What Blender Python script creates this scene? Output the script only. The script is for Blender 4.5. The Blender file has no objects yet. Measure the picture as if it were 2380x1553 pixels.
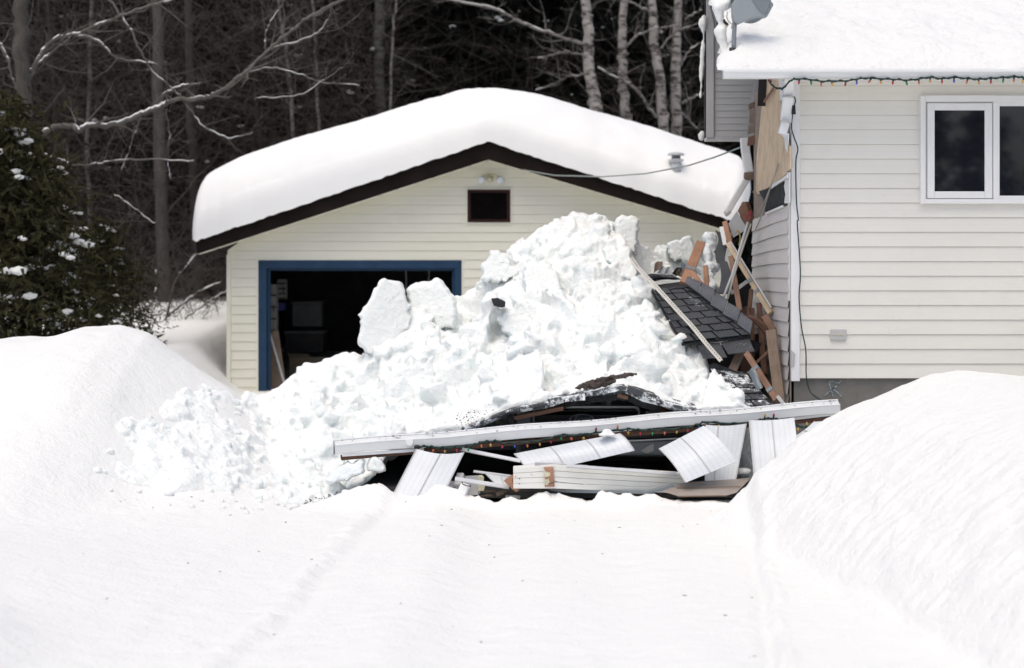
import bpy, bmesh, math, random
import numpy as np
from mathutils import Vector, Matrix, noise as mnoise

# ------------------------------------------------------------------ camera, world, sun, exposure
scene = bpy.context.scene
R = math.radians
F, CX, CY, EYE = 4628.0, 1190.0, 620.0, 1.8
cam_d = bpy.data.cameras.new("camera")
cam = bpy.data.objects.new("camera", cam_d)
scene.collection.objects.link(cam)
cam.location = (0, 0, EYE)
cam.rotation_euler = (R(90), 0, 0)
cam_d.sensor_width = 36
cam_d.lens = F / 2380 * 36
cam_d.shift_y = -(776.5 - CY) / 2380
cam_d.clip_start = 0.1
cam_d.clip_end = 2000
cam_d.dof.use_dof = True
cam_d.dof.focus_distance = 15.4
cam_d.dof.aperture_fstop = 2.0
scene.camera = cam

SUN_EL, SUN_AZ = 68, 205
world = bpy.data.worlds.new("World")
scene.world = world
world.use_nodes = True
wn = world.node_tree
sky = wn.nodes.new("ShaderNodeTexSky")
sky.sky_type = 'NISHITA'
sky.sun_disc = False
sky.sun_elevation = R(SUN_EL)
sky.sun_rotation = R(SUN_AZ)
sky.air_density = 0.8
sky.dust_density = 4.0
sky.ozone_density = 0.0
bg = wn.nodes["Background"]
wn.links.new(sky.outputs[0], bg.inputs[0])
bg.inputs[1].default_value = 0.15

sl = bpy.data.lights.new("sun", 'SUN')
sl.energy = 0.8
sl.angle = R(60)
sl.color = (1.0, 0.975, 0.80)
so = bpy.data.objects.new("sun", sl)
scene.collection.objects.link(so)
az, el = R(SUN_AZ), R(SUN_EL)
to_sun = Vector((math.sin(az) * math.cos(el), math.cos(az) * math.cos(el), math.sin(el)))
so.rotation_euler = to_sun.to_track_quat('Z', 'Y').to_euler()
so.location = to_sun * 50

scene.view_settings.view_transform = 'Standard'
scene.view_settings.look = 'None'
scene.view_settings.gamma = 1
scene.view_settings.exposure = 0.24
scene.cycles.max_bounces = 8
scene.cycles.diffuse_bounces = 5
scene.cycles.glossy_bounces = 3
scene.cycles.transmission_bounces = 2
scene.cycles.use_denoising = True

# ------------------------------------------------------------------ pixel helpers
ZM = {'0': (0, 0, 1), '1': (1549.4, 0, .3592), '2': (1394.5, 464.8, .3491), '3': (697.2, 890.9, .2930),
      '4': (1317, 852.2, .2930), '5': (0, 0, .5238), '6': (542.3, 542.3, .2743), '7': (542.3, 0, .4883),
      '8': (1045.8, 309.9, .14964), 'A': (1611.4, 0, .20955), 'B': (1642.4, 309.9, .18955),
      'C': (1433.2, 542.3, .19957), 'D': (1007.1, 1030.4, .14648), 'E': (1045.8, 464.8, .29925)}

def D(z, x, y):
    a, b, s = ZM[z]
    return a + x * s, b + y * s

def P(px, py, Y):
    return Vector(((px - CX) * Y / F, Y, EYE + (CY - py) * Y / F))

def Q(z, x, y, Y):
    px, py = D(z, x, y)
    return P(px, py, Y)

# ------------------------------------------------------------------ numpy noise
def _h(ix, iy, iz, seed):
    n = (ix.astype(np.int64) * 374761393 + iy.astype(np.int64) * 668265263 + iz.astype(np.int64) * 2147483647 + seed * 144269504) & 0xffffffff
    n = ((n ^ (n >> 13)) * 1274126177) & 0xffffffff
    n = ((n ^ (n >> 16)) * 2246822519) & 0xffffffff
    n = n ^ (n >> 15)
    return (n & 0xffffff) / float(0xffffff)

def vnoise(x, y, z=0.0, seed=0):
    x, y, z = np.broadcast_arrays(np.asarray(x, float), np.asarray(y, float), np.asarray(z, float))
    ix, iy, iz = np.floor(x), np.floor(y), np.floor(z)
    fx, fy, fz = x - ix, y - iy, z - iz
    fx, fy, fz = [f * f * f * (f * (f * 6 - 15) + 10) for f in (fx, fy, fz)]
    r = 0
    for dx in (0, 1):
        for dy in (0, 1):
            for dz in (0, 1):
                w = (fx if dx else 1 - fx) * (fy if dy else 1 - fy) * (fz if dz else 1 - fz)
                r = r + w * _h(ix + dx, iy + dy, iz + dz, seed)
    return r * 2 - 1

def fbm(x, y, z=0.0, oct=4, seed=0):
    a, r, t = 1.0, 0, 0
    x, y, z = np.asarray(x, float), np.asarray(y, float), np.asarray(z, float)
    for o in range(oct):
        r = r + a * vnoise(x * 2 ** o + 7.3 * o, y * 2 ** o - 3.1 * o, z * 2 ** o, seed + o)
        t += a
        a *= .5
    return r / t

def blocks(x, y, seed=0, tilt=.7):
    """tilted-plate voronoi: broken slabs of snow, value about -1..1"""
    ix, iy = np.floor(x), np.floor(y)
    best = np.full(np.shape(x), 1e9)
    val = np.zeros(np.shape(x))
    for dx in (-1, 0, 1):
        for dy in (-1, 0, 1):
            cx, cy = ix + dx, iy + dy
            zz = np.zeros_like(cx)
            px = cx + _h(cx, cy, zz, seed)
            py = cy + _h(cx, cy, zz, seed + 1)
            ex, ey = x - px, y - py
            d = ex * ex + ey * ey
            h = _h(cx, cy, zz, seed + 2) * 2 - 1
            tx = (_h(cx, cy, zz, seed + 3) * 2 - 1) * tilt
            ty = (_h(cx, cy, zz, seed + 4) * 2 - 1) * tilt
            v = h * .6 + tx * ex + ty * ey
            m = d < best
            best = np.where(m, d, best)
            val = np.where(m, v, val)
    return val

def sst(a, b, x):
    t = np.clip((np.asarray(x, float) - a) / (b - a), 0, 1)
    return t * t * (3 - 2 * t)

# ------------------------------------------------------------------ object helpers
COL = scene.collection

def off(o):
    v = Vector((0, 0, 0))
    while o is not None:
        v += o.location
        o = o.parent
    return v

def finish(name, me, mat, parent=None, smooth=False):
    o = bpy.data.objects.new(name, me)
    COL.objects.link(o)
    if mat is not None:
        me.materials.append(mat)
    if parent is not None:
        o.parent = parent
    me.polygons.foreach_set('use_smooth', [smooth] * len(me.polygons))
    return o

def tag(o, label=None, cat=None, group=None, kind=None):
    for k, v in (('label', label), ('category', cat), ('group', group), ('kind', kind)):
        if v:
            o[k] = v
    return o

def thing(name, label, cat, loc=(0, 0, 0), group=None):
    o = bpy.data.objects.new(name, None)
    o.empty_display_size = .1
    COL.objects.link(o)
    o.location = loc
    return tag(o, label, cat, group)

def copy_thing(r, loc, rz=0, scale=1, label=None, group=None):
    c = r.copy()
    COL.objects.link(c)
    c.location = loc
    c.rotation_euler = (0, 0, rz)
    c.scale = (scale,) * 3
    if label: c['label'] = label
    if group: c['group'] = group
    for ch in list(r.children):
        d = ch.copy()
        COL.objects.link(d)
        d.parent = c
        for g in list(ch.children):
            e = g.copy()
            COL.objects.link(e)
            e.parent = d
    return c

def npmesh(name, v, f):
    me = bpy.data.meshes.new(name)
    v = np.asarray(v, float)
    f = np.asarray(f, int)
    me.vertices.add(len(v))
    me.vertices.foreach_set('co', v.ravel())
    k = f.shape[1]
    me.loops.add(f.size)
    me.loops.foreach_set('vertex_index', f.ravel())
    me.polygons.add(len(f))
    me.polygons.foreach_set('loop_start', np.arange(0, f.size, k))
    me.update(calc_edges=True)
    me.validate()
    return me

def gridfaces(n, m, o=0, flip=False):
    i, j = np.meshgrid(np.arange(n - 1), np.arange(m - 1), indexing='ij')
    a = (i * m + j).ravel() + o
    q = np.stack([a, a + m, a + m + 1, a + 1], 1)
    return q[:, ::-1] if flip else q

class MB:
    def __init__(s):
        s.v, s.f, s.uv = [], [], []

    def face(s, idx, uv=None):
        s.f.append(tuple(idx))
        s.uv.append(uv if uv else [(0, 0)] * len(idx))

    def hexa(s, c, L=1, W=1, H=1):
        """8 corners: 0-3 one end, 4-7 other end, same order; L length between ends"""
        n = len(s.v)
        s.v += [tuple(p) for p in c]
        s.face([n + 3, n + 2, n + 1, n], [(0, 0), (0, H), (W, H), (W, 0)])
        s.face([n + 4, n + 5, n + 6, n + 7], [(0, 0), (W, 0), (W, H), (0, H)])
        acc = 0
        for a in range(4):
            b = (a + 1) % 4
            w = W if a % 2 == 0 else H
            s.face([n + a, n + b, n + 4 + b, n + 4 + a], [(0, acc), (0, acc + w), (L, acc + w), (L, acc)])
            acc += w
        return s

    def box(s, x0, x1, y0, y1, z0, z1):
        return s.hexa([(x0, y0, z0), (x0, y1, z0), (x0, y1, z1), (x0, y0, z1),
                       (x1, y0, z0), (x1, y1, z0), (x1, y1, z1), (x1, y0, z1)], x1 - x0, y1 - y0, z1 - z0)

    def beam(s, p0, p1, w, h, face=Vector((0, -1, 0)), roll=0):
        """w is the extent seen from the direction `face`, h the depth along it"""
        p0, p1 = Vector(p0), Vector(p1)
        d = (p1 - p0).normalized()
        side = d.cross(Vector(face))
        if side.length < 1e-3: side = d.cross(Vector((0, 0, 1)))
        side.normalize()
        dep = d.cross(side).normalized()
        if roll:
            m = Matrix.Rotation(roll, 3, d)
            side, dep = m @ side, m @ dep
        c = []
        for p in (p0, p1):
            for a, b in ((-1, -1), (1, -1), (1, 1), (-1, 1)):
                c.append(p + side * (a * w / 2) + dep * (b * h / 2))
        return s.hexa(c, (p1 - p0).length, w, h)

    def slab(s, poly, t):
        """polygon (3d points) with thickness vector t"""
        n, k = len(s.v), len(poly)
        poly = [Vector(p) for p in poly]
        t = Vector(t)
        s.v += [tuple(p) for p in poly] + [tuple(p + t) for p in poly]
        o = poly[0]
        uv = [((p - o).x + .3 * (p - o).y, (p - o).z + .5 * (p - o).y) for p in poly]
        s.face(range(n, n + k), uv)
        s.face([n + k + i for i in range(k)][::-1], uv[::-1])
        for i in range(k):
            j = (i + 1) % k
            s.face([n + j, n + i, n + k + i, n + k + j])
        return s

    def patch(s, a, b, c, d, nu, nv, bow=None, t=.004, U=None, V=None):
        """sheet a(TL) b(TR) c(BR) d(BL); bow(u,v)->Vector offset; double sided thin solid"""
        a, b, c, d = map(Vector, (a, b, c, d))
        U = U or (b - a).length
        V = V or (d - a).length
        nrm = (b - a).cross(d - a).normalized() * t
        for side in (0, 1):
            n = len(s.v)
            for i in range(nu + 1):
                for j in range(nv + 1):
                    u, v = i / nu, j / nv
                    p = (a * (1 - u) + b * u) * (1 - v) + (d * (1 - u) + c * u) * v
                    if bow: p = p + bow(u, v)
                    s.v.append(tuple(p + nrm * side))
            for i in range(nu):
                for j in range(nv):
                    q = [n + i * (nv + 1) + j, n + (i + 1) * (nv + 1) + j, n + (i + 1) * (nv + 1) + j + 1, n + i * (nv + 1) + j + 1]
                    uv = [(i / nu * U, j / nv * V), ((i + 1) / nu * U, j / nv * V), ((i + 1) / nu * U, (j + 1) / nv * V), (i / nu * U, (j + 1) / nv * V)]
                    if side: q, uv = q[::-1], uv[::-1]
                    s.face(q, uv)
        N = (nu + 1) * (nv + 1)
        n0 = len(s.v) - 2 * N
        ring = [i * (nv + 1) for i in range(nu + 1)] + [nu * (nv + 1) + j for j in range(1, nv + 1)] + \
               [i * (nv + 1) + nv for i in range(nu - 1, -1, -1)] + [j for j in range(nv - 1, 0, -1)]
        for x in range(len(ring)):
            y = (x + 1) % len(ring)
            s.face([n0 + ring[y], n0 + ring[x], n0 + N + ring[x], n0 + N + ring[y]])
        return s

    def tube(s, pts, rad, k=8, cap=True):
        pts = [Vector(p) for p in pts]
        if not hasattr(rad, '__len__'): rad = [rad] * len(pts)
        n = len(s.v)
        up = None
        L = 0
        for i, p in enumerate(pts):
            t = (pts[min(i + 1, len(pts) - 1)] - pts[max(i - 1, 0)])
            t = t.normalized() if t.length > 1e-9 else Vector((0, 0, 1))
            if up is None:
                up = t.orthogonal().normalized()
            else:
                up = (up - t * up.dot(t))
                up = up.normalized() if up.length > 1e-6 else t.orthogonal().normalized()
            q = t.cross(up)
            for a in range(k):
                an = 2 * math.pi * a / k
                s.v.append(tuple(p + (up * math.cos(an) + q * math.sin(an)) * rad[i]))
        for i in range(len(pts) - 1):
            l = (pts[i + 1] - pts[i]).length
            for a in range(k):
                b = (a + 1) % k
                c = 2 * math.pi * rad[i]
                s.face([n + i * k + a, n + i * k + b, n + (i + 1) * k + b, n + (i + 1) * k + a],
                       [(L, a / k * c), (L, (a + 1) / k * c), (L + l, (a + 1) / k * c), (L + l, a / k * c)])
            L += l
        if cap and k > 2:
            s.face([n + a for a in range(k)][::-1])
            s.face([n + (len(pts) - 1) * k + a for a in range(k)])
        return s

    def lathe(s, base, prof, k=16, axis=Vector((0, 0, 1))):
        q = Vector(axis).to_track_quat('Z', 'Y')
        n = len(s.v)
        base = Vector(base)
        for r, z in prof:
            for a in range(k):
                an = 2 * math.pi * a / k
                s.v.append(tuple(base + q @ Vector((r * math.cos(an), r * math.sin(an), z))))
        for i in range(len(prof) - 1):
            for a in range(k):
                b = (a + 1) % k
                s.face([n + i * k + a, n + i * k + b, n + (i + 1) * k + b, n + (i + 1) * k + a])
        s.face([n + a for a in range(k)][::-1])
        s.face([n + (len(prof) - 1) * k + a for a in range(k)])
        return s

    def build(s, name, mat, parent=None, smooth=False, bevel=0, fix=False):
        o_ = off(parent)
        me = bpy.data.meshes.new(name)
        me.from_pydata([(a - o_.x, b - o_.y, c - o_.z) for a, b, c in s.v], [], s.f)
        ul = me.uv_layers.new(name='UVMap')
        flat = [c for f in s.uv for p in f for c in p]
        if len(flat) == 2 * len(me.loops):
            ul.data.foreach_set('uv', flat)
        o = finish(name, me, mat, parent, smooth)
        if fix:
            bm = bmesh.new(); bm.from_mesh(me)
            bmesh.ops.recalc_face_normals(bm, faces=bm.faces)
            bm.to_mesh(me); bm.free()
        if bevel:
            b = o.modifiers.new('bevel', 'BEVEL')
            b.width = bevel; b.segments = 2; b.limit_method = 'ANGLE'
        return o

# ------------------------------------------------------------------ materials
def mat(name, col, rough=.7, spec=.3, metal=0):
    m = bpy.data.materials.new(name)
    m.use_nodes = True
    b = m.node_tree.nodes['Principled BSDF']
    b.inputs['Base Color'].default_value = (*col, 1)
    b.inputs['Roughness'].default_value = rough
    b.inputs['Specular IOR Level'].default_value = spec
    b.inputs['Metallic'].default_value = metal
    return m

class NT:
    def __init__(s, m):
        s.m, s.t = m, m.node_tree
        s.b = m.node_tree.nodes['Principled BSDF']
    def n(s, typ, **kw):
        x = s.t.nodes.new(typ)
        for k, v in kw.items():
            if k.startswith('i_'):
                key = k[2:].replace('_', ' ')
                x.inputs[int(key) if key.isdigit() else key].default_value = v
            else:
                setattr(x, k, v)
        return x
    def l(s, a, b): s.t.links.new(a, b)
    def coord(s, which='Object', scale=(1, 1, 1)):
        c = s.n('ShaderNodeTexCoord'); mp = s.n('ShaderNodeMapping')
        mp.inputs['Scale'].default_value = scale
        s.l(c.outputs[which], mp.inputs[0])
        return mp.outputs[0]
    def noise(s, vec, scale, detail=4, rough=.55):
        x = s.n('ShaderNodeTexNoise'); x.inputs['Scale'].default_value = scale
        x.inputs['Detail'].default_value = detail; x.inputs['Roughness'].default_value = rough
        s.l(vec, x.inputs['Vector'])
        return x.outputs['Fac']
    def ramp(s, fac, stops):
        r = s.n('ShaderNodeValToRGB')
        e = r.color_ramp.elements
        while len(e) < len(stops): e.new(.5)
        for k, (p, c) in enumerate(stops):
            e[k].position = p
            e[k].color = (*c, 1) if hasattr(c, '__len__') else (c, c, c, 1)
        s.l(fac, r.inputs[0])
        return r.outputs[0]
    def mix(s, fac, a, b, mode='MIX'):
        x = s.n('ShaderNodeMix', data_type='RGBA', blend_type=mode)
        for inp, val in ((0, fac), (6, a), (7, b)):
            if isinstance(val, (int, float)): x.inputs[inp].default_value = val
            elif isinstance(val, tuple): x.inputs[inp].default_value = (*val, 1)
            else: s.l(val, x.inputs[inp])
        return x.outputs[2]
    def math(s, op, a, b=0):
        x = s.n('ShaderNodeMath', operation=op)
        for i, v in enumerate((a, b)):
            if isinstance(v, (int, float)): x.inputs[i].default_value = v
            else: s.l(v, x.inputs[i])
        return x.outputs[0]
    def bump(s, h, strength, dist=.01, prev=None):
        x = s.n('ShaderNodeBump'); x.inputs['Strength'].default_value = strength
        x.inputs['Distance'].default_value = dist
        s.l(h, x.inputs['Height'])
        if prev: s.l(prev, x.inputs['Normal'])
        s.l(x.outputs[0], s.b.inputs['Normal'])
        return x.outputs[0]
    def base(s, c): s.l(c, s.b.inputs['Base Color'])

def snow_mat(name, col, b1=.5, s1=9, b2=.35, s2=60):
    m = mat(name, col, .75, .15)
    t = NT(m); v = t.coord()
    n1 = t.noise(v, s1, 5, .6); n2 = t.noise(v, s2, 3, .6)
    p = t.bump(n1, b1, .03)
    t.bump(n2, b2, .006, p)
    return m

M_SNOW = snow_mat('snow', (.812, .818, .802), .9, 5, .6, 40)
M_RUBBLE = snow_mat('broken_snow', (.865, .893, .88), .9, 22, .8, 70)
M_ROOFSNOW = snow_mat('settled_snow', (.87, .872, .86), .2, 5, .45, 60)
M_HOUSESNOW = snow_mat('pitted_snow', (.785, .79, .78), 1.0, 13, .6, 40)

def sss(m, w, sc):
    b = m.node_tree.nodes['Principled BSDF']
    b.inputs['Subsurface Weight'].default_value = w
    b.inputs['Subsurface Radius'].default_value = (.82, .96, 1.0)
    b.inputs['Subsurface Scale'].default_value = sc
sss(M_RUBBLE, .6, .035)

def dirty_snow():
    m = snow_mat('dirty_snow', (.86, .9, .92), .8, 14, .5, 60)
    t = NT(m); v = t.coord()
    n = t.noise(v, 26, 6, .75)
    t.base(t.ramp(n, [(.0, (.03, .025, .02)), (.33, (.05, .045, .04)), (.4, (.8, .85, .87)), (1, (.9, .93, .94))]))
    return m
M_DIRTY = dirty_snow()

def varied(name, c0, c1, rough=.7, scale=3, spec=.3, bump=0, bs=30, which='Object', st=(1, 1, 1)):
    m = mat(name, c0, rough, spec)
    t = NT(m); v = t.coord(which, st)
    n = t.noise(v, scale, 6, .6)
    t.base(t.ramp(n, [(.3, c0), (.7, c1)]))
    if bump:
        t.bump(t.noise(v, bs, 4), bump, .01)
    return m

def siding_mat(name, c0, c1, grime=(.3, .28, .24)):
    m = varied(name, c0, c1, .45, 1.2, .35)
    t = NT(m); v = t.coord('Object', (1, 1, 1)); v2 = t.coord('Object', (3, 3, .4))
    a = t.ramp(t.noise(v, 1.3, 5), [(.3, c0), (.7, c1)])
    g = t.ramp(t.noise(v2, 6, 6, .7), [(.62, 0.0), (.9, .22)])
    t.base(t.mix(g, a, grime))
    t.bump(t.noise(t.coord('Object', (1, 1, 2.5)), 5, 4), .35, .006)
    return m

M_GSIDE = siding_mat('cream_vinyl_siding', (.71, .695, .59), (.75, .735, .64))
M_HSIDE = siding_mat('white_vinyl_siding', (.72, .70, .645), (.76, .745, .69))
M_WING = siding_mat('grey_vinyl_siding', (.46, .46, .46), (.50, .50, .50))
M_SIDE = siding_mat('weathered_siding', (.60, .565, .54), (.68, .65, .62), (.2, .18, .16))
M_WHITE = varied('white_painted_metal', (.74, .755, .77), (.8, .81, .82), .35, 2, .5)
M_TRIM = varied('white_trim', (.74, .745, .75), (.8, .8, .8), .4, 2, .4)
M_GREYTRIM = varied('grey_trim', (.42, .42, .43), (.5, .5, .5), .45, 3, .4)
M_FASCIA = varied('dark_brown_fascia', (.010, .0065, .0055), (.017, .012, .010), .8, 4, .12)
M_BLUE = varied('blue_painted_frame', (.006, .030, .072), (.012, .045, .098), .5, 5, .3)
M_BLACK = varied('black_plastic', (.008, .008, .009), (.015, .015, .016), .5, 5, .4)
M_FELT = varied('black_roof_felt', (.012, .013, .015), (.05, .052, .056), .8, 9, .2, .5, 40)
M_CONC = varied('foundation_concrete', (.13, .125, .115), (.24, .23, .215), .9, 2.2, .2, .4, 30)
M_ASPH = varied('dark_concrete_slab', (.03, .03, .03), (.06, .06, .06), .6, 3, .4, .3, 30)  # dark tone also carries the shade under the collapsed carport
M_GREYMETAL = varied('grey_painted_metal', (.17, .2, .22), (.22, .25, .27), .4, 3, .5)
M_STEEL = varied('galvanised_steel', (.4, .42, .43), (.6, .62, .63), .35, 6, .5)
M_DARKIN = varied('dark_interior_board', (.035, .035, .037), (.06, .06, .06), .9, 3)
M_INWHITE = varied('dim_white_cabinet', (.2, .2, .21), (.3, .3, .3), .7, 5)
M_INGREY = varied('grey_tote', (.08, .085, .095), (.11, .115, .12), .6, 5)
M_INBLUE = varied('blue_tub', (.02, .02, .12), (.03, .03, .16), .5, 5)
M_CARD = varied('cardboard', (.11, .09, .065), (.16, .13, .09), .9, 5)
M_CHALK = varied('pale_blue_chalk', (.16, .19, .2), (.36, .44, .48), .95, 45)
M_LOUVRE = varied('dark_red_louvre', (.02, .005, .004), (.035, .01, .008), .6, 6, .2)
M_GLASSDK = mat('window_glass', (.012, .013, .018), .03, .75)
M_CORD = mat('green_cord', (.012, .035, .03), .5, .4)
M_WIRE = mat('grey_wire', (.3, .33, .32), .6, .3)
M_TAPE = mat('tan_cord', (.38, .36, .32), .6, .3)
M_TRUCK = mat('black_truck_paint', (.006, .007, .009), .25, .5)
M_CHROME = mat('dull_chrome', (.2, .21, .22), .25, .6, .6)
M_LENS = mat('lamp_lens', (.6, .66, .7), .12, .7)
M_FOAM = varied('yellow_foam', (.5, .47, .33), (.62, .6, .45), .9, 30, .2, .8, 60)

def wood(name, c0, c1, grain=26):
    m = mat(name, c0, .75, .2)
    t = NT(m); v = t.coord('UV', (1.2, grain, 1)); v2 = t.coord('Object', (1, 1, 1))
    n = t.noise(v, 2.5, 6, .65)
    a = t.ramp(n, [(.3, c0), (.7, c1)])
    g = t.ramp(t.noise(v2, 5, 5, .7), [(.45, 1.0), (.8, .62)])
    t.base(t.mix(1.0, a, g, 'MULTIPLY'))
    t.bump(n, .3, .004)
    return m

M_WOOD = wood('brown_lumber', (.20, .115, .08), (.30, .18, .125))
M_WOODD = wood('dark_lumber', (.1, .055, .04), (.18, .1, .07))
M_WOODL = wood('pale_lumber', (.5, .38, .25), (.62, .49, .34))
M_WOODG = wood('weathered_lumber', (.16, .12, .09), (.27, .2, .155))
M_WOODO = wood('orange_lumber', (.34, .18, .115), (.44, .25, .165))
M_PLY = wood('plywood_sheathing', (.62, .47, .32), (.72, .57, .41), 9)
M_BROWNB = wood('brown_backer_board', (.24, .19, .155), (.32, .26, .22), 6)
M_BARK = varied('rough_bark_board', (.03, .024, .022), (.12, .1, .09), .95, 22, .1, 1.0, 40)

t_ = NT(M_PLY); _l = M_PLY.node_tree.nodes['Principled BSDF'].inputs['Base Color'].links[0].from_socket
_k = t_.ramp(t_.noise(t_.coord('Object', (1, 1, 1)), 22, 6, .7), [(.58, 0.0), (.68, .45)])
t_.base(t_.mix(_k, _l, (.3, .24, .17)))

def panel_mat():
    """perforated soffit: rows of pin holes, from UV metres"""
    m = mat('perforated_soffit', (.71, .73, .765), .38, .45)
    t = NT(m)
    c = t.n('ShaderNodeTexCoord'); s = t.n('ShaderNodeSeparateXYZ'); t.l(c.outputs['UV'], s.inputs[0])
    fu = t.math('FRACT', t.math('MULTIPLY', s.outputs[0], 24.0))
    fv = t.math('FRACT', t.math('MULTIPLY', s.outputs[1], 42.0))
    a = t.math('LESS_THAN', t.math('ABSOLUTE', t.math('SUBTRACT', fu, .5)), .075)
    b = t.math('LESS_THAN', t.math('ABSOLUTE', t.math('SUBTRACT', fv, .5)), .3)
    k = t.math('MULTIPLY', t.math('MULTIPLY', a, b), .32)
    n = t.noise(t.coord(), 6, 5)
    base = t.ramp(n, [(.3, (.58, .61, .645)), (.7, (.65, .68, .71))])
    t.base(t.mix(k, base, (.28, .33, .36)))
    return m
M_PANEL = panel_mat()

def shingle_mat(name, snowy=0.0):
    m = mat(name, (.05, .053, .06), .85, .25)
    t = NT(m); v = t.coord()
    a = t.ramp(t.noise(v, 4, 3), [(.3, (.04, .043, .05)), (.7, (.085, .09, .1))])
    g = t.noise(v, 150, 2)
    a = t.mix(.6, a, t.ramp(g, [(.3, (.025, .027, .03)), (.75, (.13, .135, .145))]))
    if snowy:
        k = t.ramp(t.noise(v, 9, 8, .75), [(snowy, 0.0), (snowy + .07, 1.0)])
        a = t.mix(k, a, (.82, .86, .88))
    t.base(a)
    t.bump(g, .5, .004)
    return m
M_SHING = shingle_mat('asphalt_shingle', .62)
M_SHING2 = shingle_mat('snowy_shingle', .5)
M_CAP = varied('ridge_shingle', (.085, .09, .105), (.125, .13, .145), .7, 5, .4, .5, 150)

def bark(name, c0, c1, dark=None):
    m = mat(name, c0, .95, .1)
    t = NT(m); v = t.coord('Object', (1, 1, .35))
    n = t.noise(v, 14, 6, .7)
    a = t.ramp(n, [(.3, c0), (.7, c1)])
    if dark:
        v2 = t.coord('Object', (1, 1, 3.0))
        k = t.ramp(t.noise(v2, 4.5, 5, .7), [(.5, 0.0), (.6, 1.0)])
        a = t.mix(k, a, dark)
    t.base(a)
    return m
M_BARK1 = bark('grey_bark', (.05, .045, .04), (.1, .09, .08))
M_BARK2 = bark('dark_bark', (.025, .022, .02), (.05, .045, .04))
M_BARKG = bark('greenish_bark', (.07, .072, .062), (.11, .11, .095), (.035, .035, .03))
M_BIRCH = bark('birch_bark', (.24, .22, .205), (.36, .335, .315), (.06, .052, .048))
M_THINB = bark('pale_thin_bark', (.14, .13, .125), (.22, .2, .19), (.05, .045, .04))
M_BRANCH = bark('branch_bark', (.085, .08, .07), (.15, .14, .125))
M_TWIG = bark('twig_bark', (.045, .038, .034), (.085, .072, .065))
M_NEEDLE = varied('dark_needles', (.004, .0055, .0045), (.013, .015, .012), .9, 3, .1)
M_OLIVE = varied('olive_needles', (.020, .020, .009), (.046, .043, .020), .9, 3, .1)
M_HILL = varied('dark_backing_hill', (.008, .008, .007), (.02, .018, .017), 1, .6, .05)
BULB = {'r': mat('red_bulb', (.38, .03, .06), .2, .6), 'o': mat('orange_bulb', (.55, .16, .08), .2, .6),
        'y': mat('amber_bulb', (.55, .33, .08), .2, .6), 'g': mat('green_bulb', (.01, .25, .09), .2, .6),
        'b': mat('blue_bulb', (.05, .1, .45), .2, .6)}

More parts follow.
